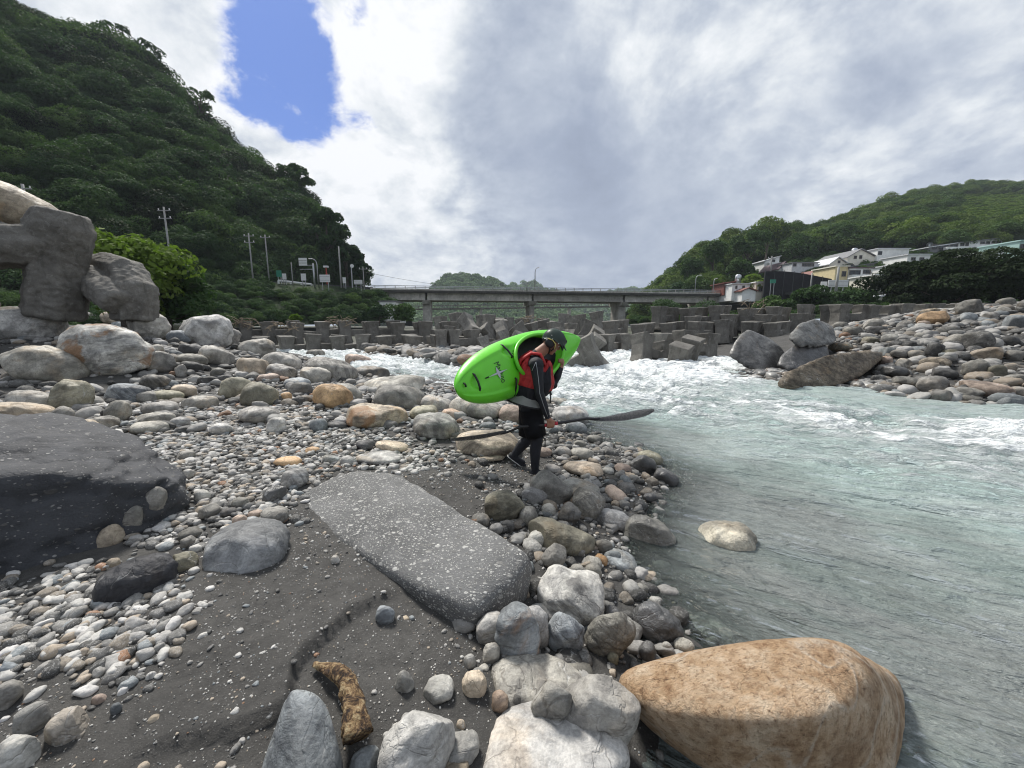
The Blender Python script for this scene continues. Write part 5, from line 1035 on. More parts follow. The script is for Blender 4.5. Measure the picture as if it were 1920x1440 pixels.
SHORE = '''1036 762 1105 799 W m0 r4|1060 790 1101 817 B m0 r14|1033 746 1073 763 G m0 r10|1043 707 1070 726 G m0 r12|1060 865 1137 893 T m1 r2|1068 840 1119 862 G m0 r6|1041 837 1072 859 W m0 r16|1150 869 1185 890 P m0 r4|1157 885 1197 901 T m0 r8|1196 846 1240 873 K m0 r10|1183 852 1230 892 D m3 r28|1224 879 1272 912 D m3 r22|978 914 1029 946 W m0 r4|1054 899 1131 935 G m0 r14|1018 1022 1060 1068 M m0 r28|1125 957 1187 992 W m1 r14|1135 1035 1196 1069 B m1 r10|1113 1011 1150 1041 M m0 r6|1095 1057 1128 1092 M m0 r-6|1096 1044 1128 1071 G m0 r14|1066 1058 1096 1083 G m0 r0|1132 910 1174 942 P m0 r32|1158 904 1196 923 D m3 r0|1131 1138 1169 1167 D m3 r10|1238 1203 1261 1235 M m0 r0|1261 1199 1302 1228 G m0 r6|1197 1205 1230 1240 D m3 r0|906 1202 937 1252 G m1 r10|936 1226 953 1247 W m0 r0|870 1229 893 1255 W m0 r-10|1048 945 1089 985 D m0 r30|1016 945 1042 971 G m0 r-14|972 951 1009 986 M m0 r0|990 996 1027 1027 W m0 r12|980 1011 1018 1039 W m0 r22|884 963 917 989 M m0 r6|918 982 943 1001 W m0 r0|939 976 965 998 D m0 r0|962 1000 993 1022 M m1 r-32|1128 876 1152 890 W m0 r0|1075 825 1100 842 M m0 r6|1100 815 1130 832 M m0 r6|1020 870 1052 890 G m0 r12|1040 892 1062 912 G m0 r0|1187 940 1215 958 D m3 r4|1205 925 1232 942 D m3 r0|1140 925 1160 940 D m0 r0|1175 890 1200 905 M m0 r0|1115 1040 1140 1062 O m0 r34|1075 1010 1100 1024 D m0 r0|1000 838 1035 858 P m0 r6|1190 1095 1215 1115 M m3 r0|1215 1120 1240 1138 W m0 r0|1150 1190 1172 1212 M m0 r30|1225 1186 1262 1206 M m3 r14|1138 1225 1160 1246 K m0 r0|1185 830 1212 846 D m3 r6'''
RIGHT_PILE = '''1544 590 1608 614 D m0 r6|1560 603 1591 622 M m0 r-6|1613 598 1663 622 G m0 r12|1602 583 1627 605 T m0 r0|1625 580 1655 600 G m0 r0|1675 574 1733 594 G m0 r-4|1722 578 1765 593 T m0 r-6|1718 583 1788 611 O m0 r-6|1717 601 1744 618 P m0 r0|1788 561 1849 596 M m0 r-14|1681 600 1712 619 G m0 r-6|1875 591 1935 624 B m0 r4|1866 558 1905 580 M m0 r0|1794 621 1865 661 M m1 r-10|1770 623 1827 657 G m0 r-22|1733 639 1771 671 D m0 r24|1817 651 1888 680 T m0 r-10|1724 670 1782 693 T m1 r4|1803 674 1860 710 M m0 r-12|1850 683 1890 713 K m0 r-10|1781 714 1897 743 P m0 r4|1714 706 1783 738 G m0 r-8|1736 731 1790 757 M m0 r-6|1780 726 1848 747 G m0 r4|1788 742 1849 755 M m0 r0|1663 706 1730 730 M m0 r6|1624 703 1669 724 D m0 r0|1646 686 1708 707 D m3 r4|1636 720 1681 733 M m0 r0|1878 701 1928 725 M m0 r-6|1644 649 1682 672 B m0 r14|1553 642 1602 661 K m2 r4|1650 626 1694 644 W m0 r0|1747 612 1799 632 M m0 r-14|1713 623 1738 639 G m0 r0|1678 672 1713 693 G m1 r14|1646 667 1679 689 P m1 r10|1791 586 1833 608 B m0 r0|1836 601 1865 616 B m0 r0|1566 659 1593 672 W m0 r0|1690 640 1722 656 D m0 r0|1885 655 1925 680 M m0 r-8|1870 630 1912 652 D m0 r6|1840 585 1872 602 G m0 r0|1615 630 1650 648 K m0 r0|1740 690 1800 712 D m0 r6|1885 725 1930 745 G m0 r0|1602 676 1640 700 D m3 r10|1580 612 1620 634 M m0 r0|1625 612 1668 630 D m0 r0|1668 655 1705 672 M m0 r0|1700 656 1735 672 G m0 r0|1905 560 1940 590 M m0 r0|1865 575 1900 592 G m0 r6|1900 745 1940 762 M m0 r0|1760 655 1800 672 K m0 r0|1480 590 1512 610 M m0 r0|1432 690 1452 702 T m0 r0|1545 685 1570 700 M m0 r0'''
MT = {'m0': 'rock', 'm1': 'rock_band', 'm2': 'rock_rust', 'm3': 'rock_wet'}
def run_list(txt, group, where, cat='boulder', name='boulder', dark=1.0, cut0=1):
    out = []
    for q in txt.split('|'):
        x0, y0, x1, y1, tn, mt, rl = q.split(); b = TONE[tn]
        o = boulder(float(x0), float(y0), float(x1), float(y1), tn, None, float(rl[1:]), mat=MT[mt], group=group, col=tuple(v*dark for v in b), cuts=cut0+(len(out) % 3), name=name, cat=cat)
        o['pend_where'] = where; out.append((o, float(x0), float(y0), float(x1), float(y1), tn))
    return out
def name_list(lst, where):
    """a label for each: size, tone and shape first, then its place among those most like it"""
    keyed = {}
    ws = sorted((x1-x0)*(y1-y0) for _, x0, y0, x1, y1, _ in lst); big, small = ws[int(len(ws)*.75)], ws[int(len(ws)*.35)]
    for o, x0, y0, x1, y1, tn in lst:
        ar = (x1-x0)*(y1-y0); sz = 'large ' if ar >= big else 'small ' if ar <= small else ''
        rt = (x1-x0)/(y1-y0); sh = 'flat ' if rt > 2.6 else 'long ' if rt > 1.95 else 'upright ' if rt < .95 else 'rounded ' if rt < 1.35 else 'oval '
        keyed.setdefault('%s%s%s %s' % (sz, sh, WORD[tn], o['category']), []).append(((x0+x1)/2, o))
    for k, v in keyed.items():
        v.sort(key=lambda q: q[0])
        for i, (_, o) in enumerate(v):
            if len(v) == 1: o['label'] = '%s %s' % (k, where)
            else: o['label'] = '%s %s, %s of %d from the left' % (k, where, ORD[i], len(v))
            for q in ('pend', 'pend_where', 'px'):
                if q in o: del o[q]
for txt, grp, wh in ((LEFT_PILE, 'boulders piled on the left bank', 'in the left bank pile'), (LEFT_MID, 'boulders between the gravel and the left channel', 'between gravel and left channel'),
                     (SHORE, 'stones along the near waterline', 'along the near waterline')):
    name_list(run_list(txt, grp, wh, dark=1.0 if 'near' in wh else 1.14), wh)
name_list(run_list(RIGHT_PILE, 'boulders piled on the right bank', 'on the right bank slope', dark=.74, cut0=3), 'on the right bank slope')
MORE_NEAR = '''492 912 538 943 D m3 r0|482 951 543 983 M m0 r4|370 946 414 971 G m0 r-10|412 952 446 968 D m0 r4|432 932 468 956 M m0 r0|464 956 494 973 P m0 r0|362 916 394 943 W m0 r-24|342 879 368 898 W m0 r0|328 845 368 864 G m0 r-4|333 989 386 1011 M m0 r-4|334 1006 371 1028 M m0 r0|313 1036 374 1074 K m0 r0|433 966 464 988 P m0 r-10|454 969 486 984 B m0 r0|197 1047 228 1068 T m0 r0|620 1040 637 1062 W m0 r0|705 1138 740 1172 B m1 r0|752 1155 768 1165 T m0 r0|478 990 498 1006 W m0 r0|370 1186 394 1206 W m0 r0|484 1218 507 1242 W m0 r-20|506 1203 536 1217 G m0 r6|275 1255 294 1282 W m0 r0|277 1340 308 1366 T m0 r-24|308 1324 335 1345 W m0 r-28|356 1338 384 1356 B m0 r0|170 1302 202 1324 P m0 r-14|205 1318 230 1340 B m0 r0|272 1262 292 1280 W m0 r0|280 1398 298 1412 T m0 r0|255 1432 282 1450 T m0 r0|975 1289 1008 1322 B m0 r0|954 1305 977 1334 M m0 r10|974 1318 1002 1336 W m0 r0|717 1355 731 1408 W m0 r0|735 1358 755 1380 W m0 r-20|750 1341 773 1367 W m0 r0|856 1350 873 1372 T m0 r-14|1226 1400 1250 1436 M m0 r-28|898 1246 918 1262 G m0 r0|886 1252 906 1268 W m0 r0|1160 1270 1180 1290 K m0 r0|1120 1270 1142 1296 G m0 r0|812 1400 832 1420 P m0 r0'''
lst = run_list(MORE_NEAR, 'single cobbles on the near sand', 'on the near sand', 'cobble', 'cobble'); name_list(lst, 'on the near sand')
# -------- cobbles and pebbles too many to list
def in_poly(q, poly):
    x, y = q[:, 0], q[:, 1]; r = np.zeros(len(q), bool); n = len(poly)
    for i in range(n):
        (xa, ya), (xb, yb) = poly[i], poly[(i+1) % n]
        c = ((ya > y) != (yb > y)) & (x < (xb-xa)*(y-ya)/(yb-ya+1e-9)+xa); r ^= c
    return r
PEB = []
for i in range(12):
    rg_ = random.Random(i); V, Fc = stone_shape(1, rg_.uniform(.55, .95), rg_.uniform(.30, .62), 300+i, 3, .24, 2+i % 4, 2.15); PEB.append((V, Fc))
def peb_src(mat, tag_): return [(mesh_np('%s_%d' % (tag_, i), V, Fc), mat) for i, (V, Fc) in enumerate(PEB)]
def scatter(name, poly, n, size, mat, label, cat, seed, clump=None, sink=.25, zmin=-9, zmax=9, thresh=0.0, flat=1.0, fine=True, area=None, power=2.0):
    rg = np.random.default_rng(seed); pts = []
    xs = np.array(poly)[:, 0]; ys = np.array(poly)[:, 1]
    # sample on the ground in plan, keep what falls in the picture region
    bx0, by0, bx1, by1 = area
    XY = np.c_[rg.uniform(bx0, bx1, n*8), rg.uniform(by0, by1, n*8)]; z = G(XY, fine); P = np.c_[XY, z]; q, _ = proj(P)
    qj = q + rg.normal(0, 1, q.shape)*np.array([22, 12])*np.clip((q[:, 1:2]-600)/300, .1, 1.6); k = in_poly(qj, poly) & (z > zmin) & (z < zmax)
    if clump: k &= fbm(P*clump, 3, seed) > thresh + rg.normal(0, .12, len(P))
    k &= ~((q[:, 0] > 925) & (q[:, 0] < 1030) & (q[:, 1] > 848) & (q[:, 1] < 905) & (z > .12)) if 'cobbles' in name else True
    P = P[k][:n]; m = len(P); s = size[0] + (size[1]-size[0])*rg.random(m)**power
    P[:, 2] += s*(.42-sink)
    rot = np.c_[rg.normal(0, .22, m), rg.normal(0, .22, m), rg.uniform(0, 6.28, m)]
    instancer(name, P, rot, np.c_[s, s, s*flat], rg.integers(0, 12, m), peb_src(mat, name), label, cat); return m
GRAVEL = [(250, 850), (330, 800), (420, 770), (560, 760), (650, 800), (790, 830), (880, 870), (840, 880), (640, 880), (540, 930), (560, 1000), (430, 1000), (330, 1070), (130, 1130), (100, 1080), (250, 1000), (330, 930), (330, 880)]
SANDPX = [(0, 1120), (300, 1060), (560, 960), (760, 880), (1000, 870), (1060, 1000), (900, 1180), (1130, 1300), (1200, 1440), (1100, 1500), (-100, 1500), (-100, 1150)]
LEFTCOB = [(-50, 1110), (200, 1060), (330, 1085), (330, 1180), (260, 1290), (150, 1300), (60, 1270), (-50, 1280)]
LEFTB = [(-250, 560), (300, 580), (470, 640), (560, 676), (640, 690), (700, 712), (860, 732), (1060, 752), (1100, 800), (900, 830), (640, 800), (420, 790), (200, 830), (-250, 830)]
SHOREPX = [(880, 860), (1100, 800), (1290, 860), (1300, 920), (1220, 1000), (1230, 1080), (1330, 1210), (1150, 1300), (1000, 1250), (880, 1200), (1010, 1080), (880, 990), (960, 930)]
RIGHTB = [(1540, 625), (1560, 590), (1700, 560), (2100, 540), (2200, 800), (1900, 785), (1700, 760), (1590, 738), (1665, 690), (1575, 650)]
scatter('gravel_pebbles', GRAVEL, 5200, (.010, .052), M['pebble'], 'pale grey gravel spread behind the slab', 'gravel', 1, area=(-4.5, 2.2, .3, 6.6), power=1.6)
scatter('sand_pebbles', SANDPX, 2600, (.003, .018), M['pebble'], 'small pale pebbles scattered over the dark sand', 'pebbles', 2, area=(-2.6, .8, 1.0, 4.8), power=4, clump=1.6, thresh=-.1)
scatter('sand_grit', SANDPX, 9000, (.002, .006), M['pebble'], 'fine pale grit on the dark sand', 'grit', 3, area=(-2.6, .8, 1.0, 4.8), power=2, clump=2.2, thresh=-.3)
scatter('left_cobbles', LEFTCOB, 700, (.012, .045), M['pebble'], 'crowded flat pale pebbles at the lower left', 'pebbles', 4, area=(-3.2, 1.0, -.8, 2.6), power=1.5, flat=1.0)
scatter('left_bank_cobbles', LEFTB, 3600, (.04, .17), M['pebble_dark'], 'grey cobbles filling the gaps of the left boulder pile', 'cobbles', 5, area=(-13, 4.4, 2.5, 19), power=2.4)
scatter('left_bank_gravel', LEFTB, 5200, (.02, .07), M['pebble'], 'gravel between the left bank boulders', 'gravel', 6, area=(-6, 4.2, 2.2, 10), power=1.5)
scatter('shore_cobbles', SHOREPX, 1500, (.015, .085), M['pebble_dark'], 'wet grey cobbles along the near waterline', 'cobbles', 7, area=(-.6, 1.5, 2.6, 6.2), zmin=-.2, power=2.2)
scatter('shore_gravel', SHOREPX, 3200, (.004, .022), M['pebble'], 'gravel along the near waterline', 'gravel', 8, area=(-.6, 1.4, 2.6, 6.2), zmin=-.1, power=1.6)
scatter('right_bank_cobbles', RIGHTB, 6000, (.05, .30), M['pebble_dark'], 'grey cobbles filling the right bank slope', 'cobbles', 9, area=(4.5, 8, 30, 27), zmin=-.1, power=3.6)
GIANT = [(1400, 712), (1420, 690), (1480, 700), (1560, 725), (1660, 705), (1680, 738), (1560, 738), (1450, 735)]
scatter('wet_cobbles', GIANT + [], 500, (.06, .25), M['pebble_wet'], 'wet dark cobbles at the foot of the angular boulders', 'cobbles', 19, area=(5, 9.5, 13, 17), zmin=-.25, power=2.5)
ISL = [(670, 668), (690, 652), (820, 648), (905, 655), (905, 690), (830, 682), (760, 672)]
isl = np.random.default_rng(77); nI = 420; PI_ = []
while len(PI_) < nI:
    px, py = isl.uniform(670, 1000), isl.uniform(650, 690)
    if in_poly(np.array([[px, py]]), ISL)[0]: PI_.append(at_z(px, py, .05))
PI_ = np.array(PI_); sI = isl.uniform(.15, .6, nI)**1.0; PI_[:, 2] += isl.uniform(-.1, .35, nI)
instancer('channel_cobbles', PI_, np.c_[isl.normal(0, .2, nI), isl.normal(0, .2, nI), isl.uniform(0, 6.28, nI)], np.c_[sI, sI, sI*.8], isl.integers(0, 12, nI), peb_src(M['pebble_dark'], 'channel_cobbles'), 'bar of grey cobbles in the channel before the block weir', 'cobbles')
# ------------------------------------------------------------------ kayak
def gloss(name, col, rough=.3, var=.06, scale=3.0, scuff=.0):
    m, t = new_mat(name); co = t.add('ShaderNodeTexCoord').outputs['Object']; n = t.noise(co, scale, 6, .6); f = t.noise(co, 45, 4, .7); s = t.noise(t.v('MULTIPLY', co, (2, 14, 14)), 5, 5, .7)
    c = t.mix(t.ss(n, .3, .7), c4([q*(1-var) for q in col]), c4([min(1, q*(1+var)) for q in col])); c = t.mix(t.ss(s, .60, .70, 0, scuff), c, c4([q*.6+.12 for q in col]))
    finish(t, c, t.ss(f, .3, .7, rough-.06, rough+.1), t.bump(f, .05, .01), spec=.45); return m
M['kayak_green'] = gloss('green_polyethylene', (.135, .60, .028), .34, scuff=.35); M['black_plastic'] = gloss('black_plastic', (.012, .012, .013), .45); M['neoprene'] = plain('black_neoprene', (.010, .011, .016), .75, var=.3, scale=18, bump=.15)
M['pfd_red'] = plain('red_nylon', (.42, .022, .022), .7, var=.22, scale=14, bump=.25); M['deck_grey'] = plain('grey_sprayskirt', (.42, .43, .40), .7, var=.12, scale=10, bump=.1); M['helmet'] = gloss('dark_green_helmet', (.075, .105, .09), .38, .12, 6)
M['skin'] = plain('skin', (.30, .15, .095), .55, var=.12, scale=14); M['carbon'] = gloss('carbon_blade', (.10, .102, .105), .25); M['shaft'] = gloss('dark_shaft', (.018, .018, .02), .4); M['tape'] = plain('red_tape', (.5, .03, .05), .6); M['piping'] = plain('grey_piping', (.33, .34, .36), .6); M['yellow'] = plain('yellow_strap', (.55, .50, .16), .6); M['silver'] = gloss('silver_print', (.45, .46, .50), .3); M['hair'] = plain('black_hair', (.012, .010, .009), .6, var=.3, scale=60, bump=.4)
M['white_trim'] = plain('white_trim', (.6, .6, .58), .6)
def build_kayak():
    P0, P1 = Vector(at_y(846, 736, 3.48)), Vector(at_y(1074, 640, 5.15)); u = (P1-P0).normalized(); HL = (P1-P0).length/2+.02; O = (P0+P1)/2
    n = Vector((.05, -1, .12)); n = (n-u*n.dot(u)).normalized(); v = n.cross(u); v = v if v.z > 0 else -v
    HB = .315
    def half_b(s): return HB*max(0.0, 1-abs(s)**2.4)**(.54 if s < 0 else .85)
    def prof(x):
        s = max(-1, min(1, x/HL)); b = half_b(s); dk = .165*max(0, 1-abs(s)**3.2)**.6*(1.0+.12*math.exp(-((s+.35)/.3)**2)); hl = .165*max(0, 1-abs(s)**3.0)**.6; rk = .10*s*s
        return b, dk, hl, rk
    RC = [(-.80*HL, 0.0, .07), (-.30*HL, .175, .065), (-.36*HL, -.20, .065), (.62*HL, .10, .06)]
    def deck_h(x, w):
        b, dk, hl, rk = prof(x)
        if b < 1e-4: return rk
        k = min(1.0, abs(w)/b); flat = max(0, 1-k**2.6)**.62; h = rk + dk*flat
        panel = sstep(np.array([1-k]), .30, .38)[0]*sstep(np.array([b]), .06, .14)[0]; h -= .016*panel   # sunken deck panel
        for cx, cv, r in RC: h -= .028*math.exp(-(((x-cx)/r)**2+((w-cv)/(r*.8))**2)**1.5)
        return h
    CC, CA, CB = .10, .44, .245      # cockpit
    nx, nr = 132, 40; V, idx = [], {}
    bm = bmesh.new()
    for i in range(nx+1):
        th = -math.pi/2 + math.pi*i/nx; x = HL*math.sin(th)*.999
        b, dk, hl, rk = prof(x)
        for j in range(2*nr):
            a = 2*math.pi*j/(2*nr); c, s_ = math.cos(a), math.sin(a)
            w = b*math.copysign(abs(c)**.72, c)
            h = deck_h(x, w) if s_ >= 0 else rk - hl*max(0, 1-abs(w/max(b, 1e-6))**3.4)**.5
            idx[i, j] = bm.verts.new((x, w, h))
    for i in range(nx):
        for j in range(2*nr):
            q = [idx[i, j], idx[i+1, j], idx[i+1, (j+1) % (2*nr)], idx[i, (j+1) % (2*nr)]]
            cx = sum(p.co.x for p in q)/4; cw = sum(p.co.y for p in q)/4
            if j < nr and ((cx-CC)/CA)**2 + (cw/CB)**2 < 1: continue
            bm.faces.new(q)
    bmesh.ops.remove_doubles(bm, verts=bm.verts, dist=.0015); bmesh.ops.recalc_face_normals(bm, faces=bm.faces)
    me = bpy.data.meshes.new('hull'); bm.to_mesh(me); bm.free()
    for p in me.polygons: p.use_smooth = True
    root = empty('kayak', O); tag(root, 'bright green whitewater kayak carried on the shoulder of the paddler', 'kayak')
    R3 = Matrix((u, v, n)).transposed(); root.matrix_world = Matrix.Translation(O) @ R3.to_4x4()
    link('hull', me, M['kayak_green'], root)
    ring = [(CC+CA*math.cos(a), CB*math.sin(a), max(deck_h(CC+CA*math.cos(a), CB*math.sin(a)), .12)+.035) for a in np.linspace(0, 2*math.pi, 49)]
    MB().tube(ring, .020, 8, False).build('cockpit_rim', M['kayak_green'], root, True)
    skirt = MB(); r2 = [(p[0], p[1], p[2]-.015) for p in ring]; bmv = [[skirt.bm.verts.new(Vector((CC+(p[0]-CC)*k, p[1]*k, p[2]-d))) for p in r2[:-1]] for k, d in ((.99, 0), (.96, .05), (.90, .12))]
    for r0, r1 in zip(bmv, bmv[1:]):
        for k in range(48): skirt.bm.faces.new((r0[k], r0[(k+1) % 48], r1[(k+1) % 48], r1[k]))
    skirt.build('coaming', M['kayak_green'], root, True)
    bowl = MB(); D, Fc = ico(3); vs = [bowl.bm.verts.new((CC+d[0]*CA*.93, d[1]*CB*.93, .10-.20*max(0, -d[2])-.02*d[2])) for d in D]
    for f in Fc:
        if D[f][:, 2].mean() < .05: bowl.bm.faces.new([vs[k] for k in f])
    bowl.build('seat_well', M['black_plastic'], root, True)
    MB().box((CC-.28, 0, .05), (.05, .30, .16)).build('backrest', M['black_plastic'], root, bevel=.015)
    for cx, cv, r in RC:
        h0 = deck_h(cx, cv+r*1.3); h1 = deck_h(cx, cv-r*1.3); hm = max(deck_h(cx, cv+.055), deck_h(cx, cv-.055))
        hd = MB().tube([(cx, cv+.085, h0-.004), (cx, cv+.07, h0+.012), (cx, cv, (h0+h1)/2+.022), (cx, cv-.07, h1+.012), (cx, cv-.085, h1-.004)], .0105, 7).build('grab_handle', M['black_plastic'], root, True)
    e = -.925*HL; MB().tube([(e, .035, deck_h(e, .035)+.004), (e-.012, .02, deck_h(e, .02)+.03), (e, 0, deck_h(e, 0)+.012)], .009, 7).build('drain_plug', M['black_plastic'], root, True)
    # printed name and emblem on the deck
    def on_deck(me_, cx, lift, name, mat):
        for q in me_.vertices: q.co = Vector((cx+q.co.x, q.co.y, deck_h(cx+q.co.x, q.co.y)+lift))
        return link(name, me_, mat, root)
    cu = bpy.data.curves.new('lettering', 'FONT'); cu.body = 'Machno'; cu.size = .072; cu.align_x = 'CENTER'; cu.align_y = 'CENTER'; cu.resolution_u = 3
    to = bpy.data.objects.new('lettering_tmp', cu); COL.objects.link(to); bpy.context.view_layer.update(); tm = bpy.data.meshes.new_from_object(to.evaluated_get(bpy.context.evaluated_depsgraph_get())); bpy.data.objects.remove(to)
    for q in tm.vertices: x_, y_ = q.co.x, q.co.y; q.co = Vector((y_*1.5, -x_*.95, 0))
    on_deck(tm, -.52*HL, .005, 'lettering', M['black_plastic'])
    st = MB(); K = 24; c0 = st.bm.verts.new((0, 0, 0)); out = []
    for k in range(K):
        a = 2*math.pi*k/K; m_ = k % 6; rr = {0: 1.0, 1: .42, 2: .26, 3: .20, 4: .26, 5: .42}[m_]; L_ = .135 if abs(math.cos(a)) > .7 else .062; out.append(st.bm.verts.new((math.cos(a)*rr*.14, math.sin(a)*rr*.065, 0)))
    for k in range(K): st.bm.faces.new((c0, out[k], out[(k+1) % K]))
    bmesh.ops.subdivide_edges(st.bm, edges=st.bm.edges[:], cuts=1); me_ = bpy.data.meshes.new('emblem'); st.bm.to_mesh(me_); st.bm.free(); on_deck(me_, -.55*HL, .008, 'emblem', M['silver'])
    cu = MB(); cu.box((0, 0, 0), (.05, .012, .003)); 
    me2 = bpy.data.meshes.new('emblem_tail'); cu.bm.to_mesh(me2); cu.bm.free(); on_deck(me2, -.69*HL, .009, 'emblem_tail', M['black_plastic'])
    return root
build_kayak()
# ------------------------------------------------------------------ the paddler
def add_ell(bm, c, r, rot=None, sub=3):
    D, Fc = ico(sub); Mx = rot.to_3x3() if rot is not None else Matrix.Identity(3)
    vs = [bm.verts.new(Vector(c) + Mx @ Vector((d[0]*r[0], d[1]*r[1], d[2]*r[2]))) for d in D]
    for f in Fc: bm.faces.new([vs[k] for k in f])
def add_limb(bm, pts, rad, n=14):
    m = MB(); m.bm.free(); m.bm = bm; m.tube(pts, rad, n)
    for p, r in zip(pts, rad): add_ell(bm, p, (r, r, r), None, 2)
def J(px, py, y): return Vector(at_y(px, py, y))
def remeshed(bm, name, voxel, smooth=6):
    me = bpy.data.meshes.new(name); bmesh.ops.recalc_face_normals(bm, faces=bm.faces); bm.to_mesh(me); bm.free(); o = bpy.data.objects.new(name, me); COL.objects.link(o)
    md = o.modifiers.new('r', 'REMESH'); md.mode = 'VOXEL'; md.voxel_size = voxel; md.use_smooth_shade = True
    if smooth: s = o.modifiers.new('s', 'SMOOTH'); s.iterations = smooth; s.factor = .5
    m2 = bpy.data.meshes.new_from_object(o.evaluated_get(bpy.context.evaluated_depsgraph_get())); bpy.data.objects.remove(o)
    for p in m2.polygons: p.use_smooth = True
    return m2
def build_person():
    YC = 4.12
    pel, wai, che, uch, nck = J(993, 760, YC), J(990, 735, YC), J(996, 702, YC), J(1000, 680, YC), J(1008, 664, YC)
    hc = J(1036, 641, YC)
    hN, kN, aN = J(994, 768, YC-.10), J(1007, 826, YC-.11), J(1003, 880, YC-.09)
    hF, kF, aF = J(994, 768, YC+.10), J(990, 824, YC+.10), J(964, 853, YC+.11)
    sN, eN, wN = J(1006, 683, YC-.205), J(1011, 736, YC-.25), J(1027, 783, YC-.20)
    sF, eF, wF = J(1004, 683, YC+.205), J(1038, 722, YC+.30), J(1052, 690, YC+.36)
    base = J(1000, 893, YC); base.z = aN.z-.085
    bm = bmesh.new()
    add_limb(bm, [pel+Vector((0, -.05, 0)), hN], [.12, .105]); add_limb(bm, [pel+Vector((0, .05, 0)), hF], [.12, .105])
    add_limb(bm, [hN, (hN+kN)/2+Vector((.012, 0, 0)), kN, kN*.7+aN*.3+Vector((-.012, 0, 0)), aN], [.112, .098, .066, .064, .042])
    add_limb(bm, [hF, (hF+kF)/2+Vector((.01, 0, 0)), kF, kF*.7+aF*.3+Vector((-.012, 0, .0)), aF], [.112, .098, .066, .064, .042])
    add_limb(bm, [aN, aN+Vector((.03, 0, -.055))], [.042, .038]); add_limb(bm, [aN+Vector((-.02, 0, -.05)), aN+Vector((.13, -.01, -.06))], [.04, .034])
    dF = Vector((.80, 0, -.60)); add_limb(bm, [aF+Vector((-.03, 0, -.02)), aF+dF*.15+Vector((-.02, 0, 0))], [.04, .034])
    for c, r in ((pel, (.125, .165, .12)), (wai, (.115, .15, .13)), (che, (.135, .175, .15)), (uch, (.115, .18, .10))): add_ell(bm, c, r)
    add_limb(bm, [uch, nck, hc+Vector((-.03, 0, -.03))], [.10, .066, .058])
    for s, e, w in ((sN, eN, wN), (sF, eF, wF)):
        add_limb(bm, [uch+(s-uch)*.5, s, (s+e)/2, e, (e+w)/2, w], [.085, .075, .058, .049, .045, .030])
    # head: x forward, z up, tipped to look down at the stones
    Rh = Matrix.Rotation(R(38), 4, 'Y'); h = lambda x, y, z: hc + Rh @ Vector((x, y, z))
    add_ell(bm, h(-.005, 0, .015), (.098, .076, .105), Rh); add_ell(bm, h(.03, 0, -.055), (.062, .055, .060), Rh); add_ell(bm, h(.062, 0, -.10), (.026, .032, .022), Rh)
    add_limb(bm, [h(.085, 0, .01), h(.103, 0, -.022)], [.010, .014], 8); add_ell(bm, h(.086, 0, -.062), (.012, .024, .007), Rh, 2); add_ell(bm, h(.085, 0, -.073), (.012, .021, .007), Rh, 2); add_ell(bm, h(.082, 0, .022), (.016, .05, .010), Rh, 2)
    for s in (-1, 1):
        add_ell(bm, h(-.012, s*.077, -.012), (.020, .010, .030), Rh, 2); add_ell(bm, h(.05, s*.045, -.03), (.028, .02, .022), Rh, 2)
    # near hand closed round the shaft
    sh = J(1032, 796, YC-.20); sd = (J(1105, 784.5, YC-.20)-J(975, 800.5, YC-.20)).normalized(); cy, cz = Vector((0, 1, 0)), Vector((0, 0, 1))
    loc = lambda a, y, z: sh + sd*a + cy*y + cz*z
    add_limb(bm, [wN, loc(-.004, -.02, .045)], [.030, .030]); add_ell(bm, loc(.0, -.026, .022), (.045, .017, .042))
    for a, sc in ((-.033, .85), (-.011, .97), (.011, 1.0), (.033, .94)):
        add_limb(bm, [loc(a, -.034, .012), loc(a, -.035*sc, -.014), loc(a, -.012, -.031*sc), loc(a*.95, .014, -.024*sc), loc(a*.93, .024, -.004)], [.0105, .0100, .0095, .0088, .0075], 8)
    add_limb(bm, [loc(.030, -.018, .040), loc(.048, .002, .026), loc(.046, .022, .008), loc(.036, .027, -.008)], [.0125, .0110, .0100, .0085], 8)
    # far hand on the cockpit rim
    add_ell(bm, wF+Vector((.01, .01, .04)), (.025, .02, .045))
    for k, a in enumerate((-.027, -.009, .009, .027)): add_limb(bm, [wF+Vector((a, .0, .07)), wF+Vector((a, .02, .105-.004*abs(k-1.5))), wF+Vector((a, .05, .10)), wF+Vector((a, .06, .075))], [.0105, .0098, .009, .008], 8)
    add_limb(bm, [wF+Vector((.02, -.01, .05)), wF+Vector((.035, .02, .07)), wF+Vector((.03, .045, .075))], [.012, .011, .009], 8)
    me = remeshed(bm, 'body', .0085, 4); me.materials.append(M['neoprene']); me.materials.append(M['skin'])
    Cn = np.empty(len(me.polygons)*3); me.polygons.foreach_get('center', Cn); Cn = Cn.reshape(-1, 3)
    nk = np.array(nck); ax = np.array(hc)-nk; ax /= np.linalg.norm(ax); d1 = (Cn-nk)@ax; skin = (d1 > .012) & (np.linalg.norm(Cn-np.array(hc), axis=1) < .24) & (Cn[:, 1] < YC+.16) & (Cn[:, 1] > YC-.13)
    for w_, e_ in ((wN, eN), (wF, eF)):
        a_ = np.array((w_-e_).normalized()); skin |= ((Cn-np.array(w_))@a_ > .0) & (np.linalg.norm(Cn-np.array(w_), axis=1) < .16)
    me.polygons.foreach_set('material_index', skin.astype(np.int32)); me.update()
    root = empty('person', base); tag(root, 'person in black wetsuit, red life vest and helmet walking with a kayak', 'person')
    body = link('body', me, None, root); body.location = -base
    def child(mb, name, mat, par=root, **kw):
        o = mb.build(name, M[mat], par, **kw)
        if par is root: o.location = -base
        return o
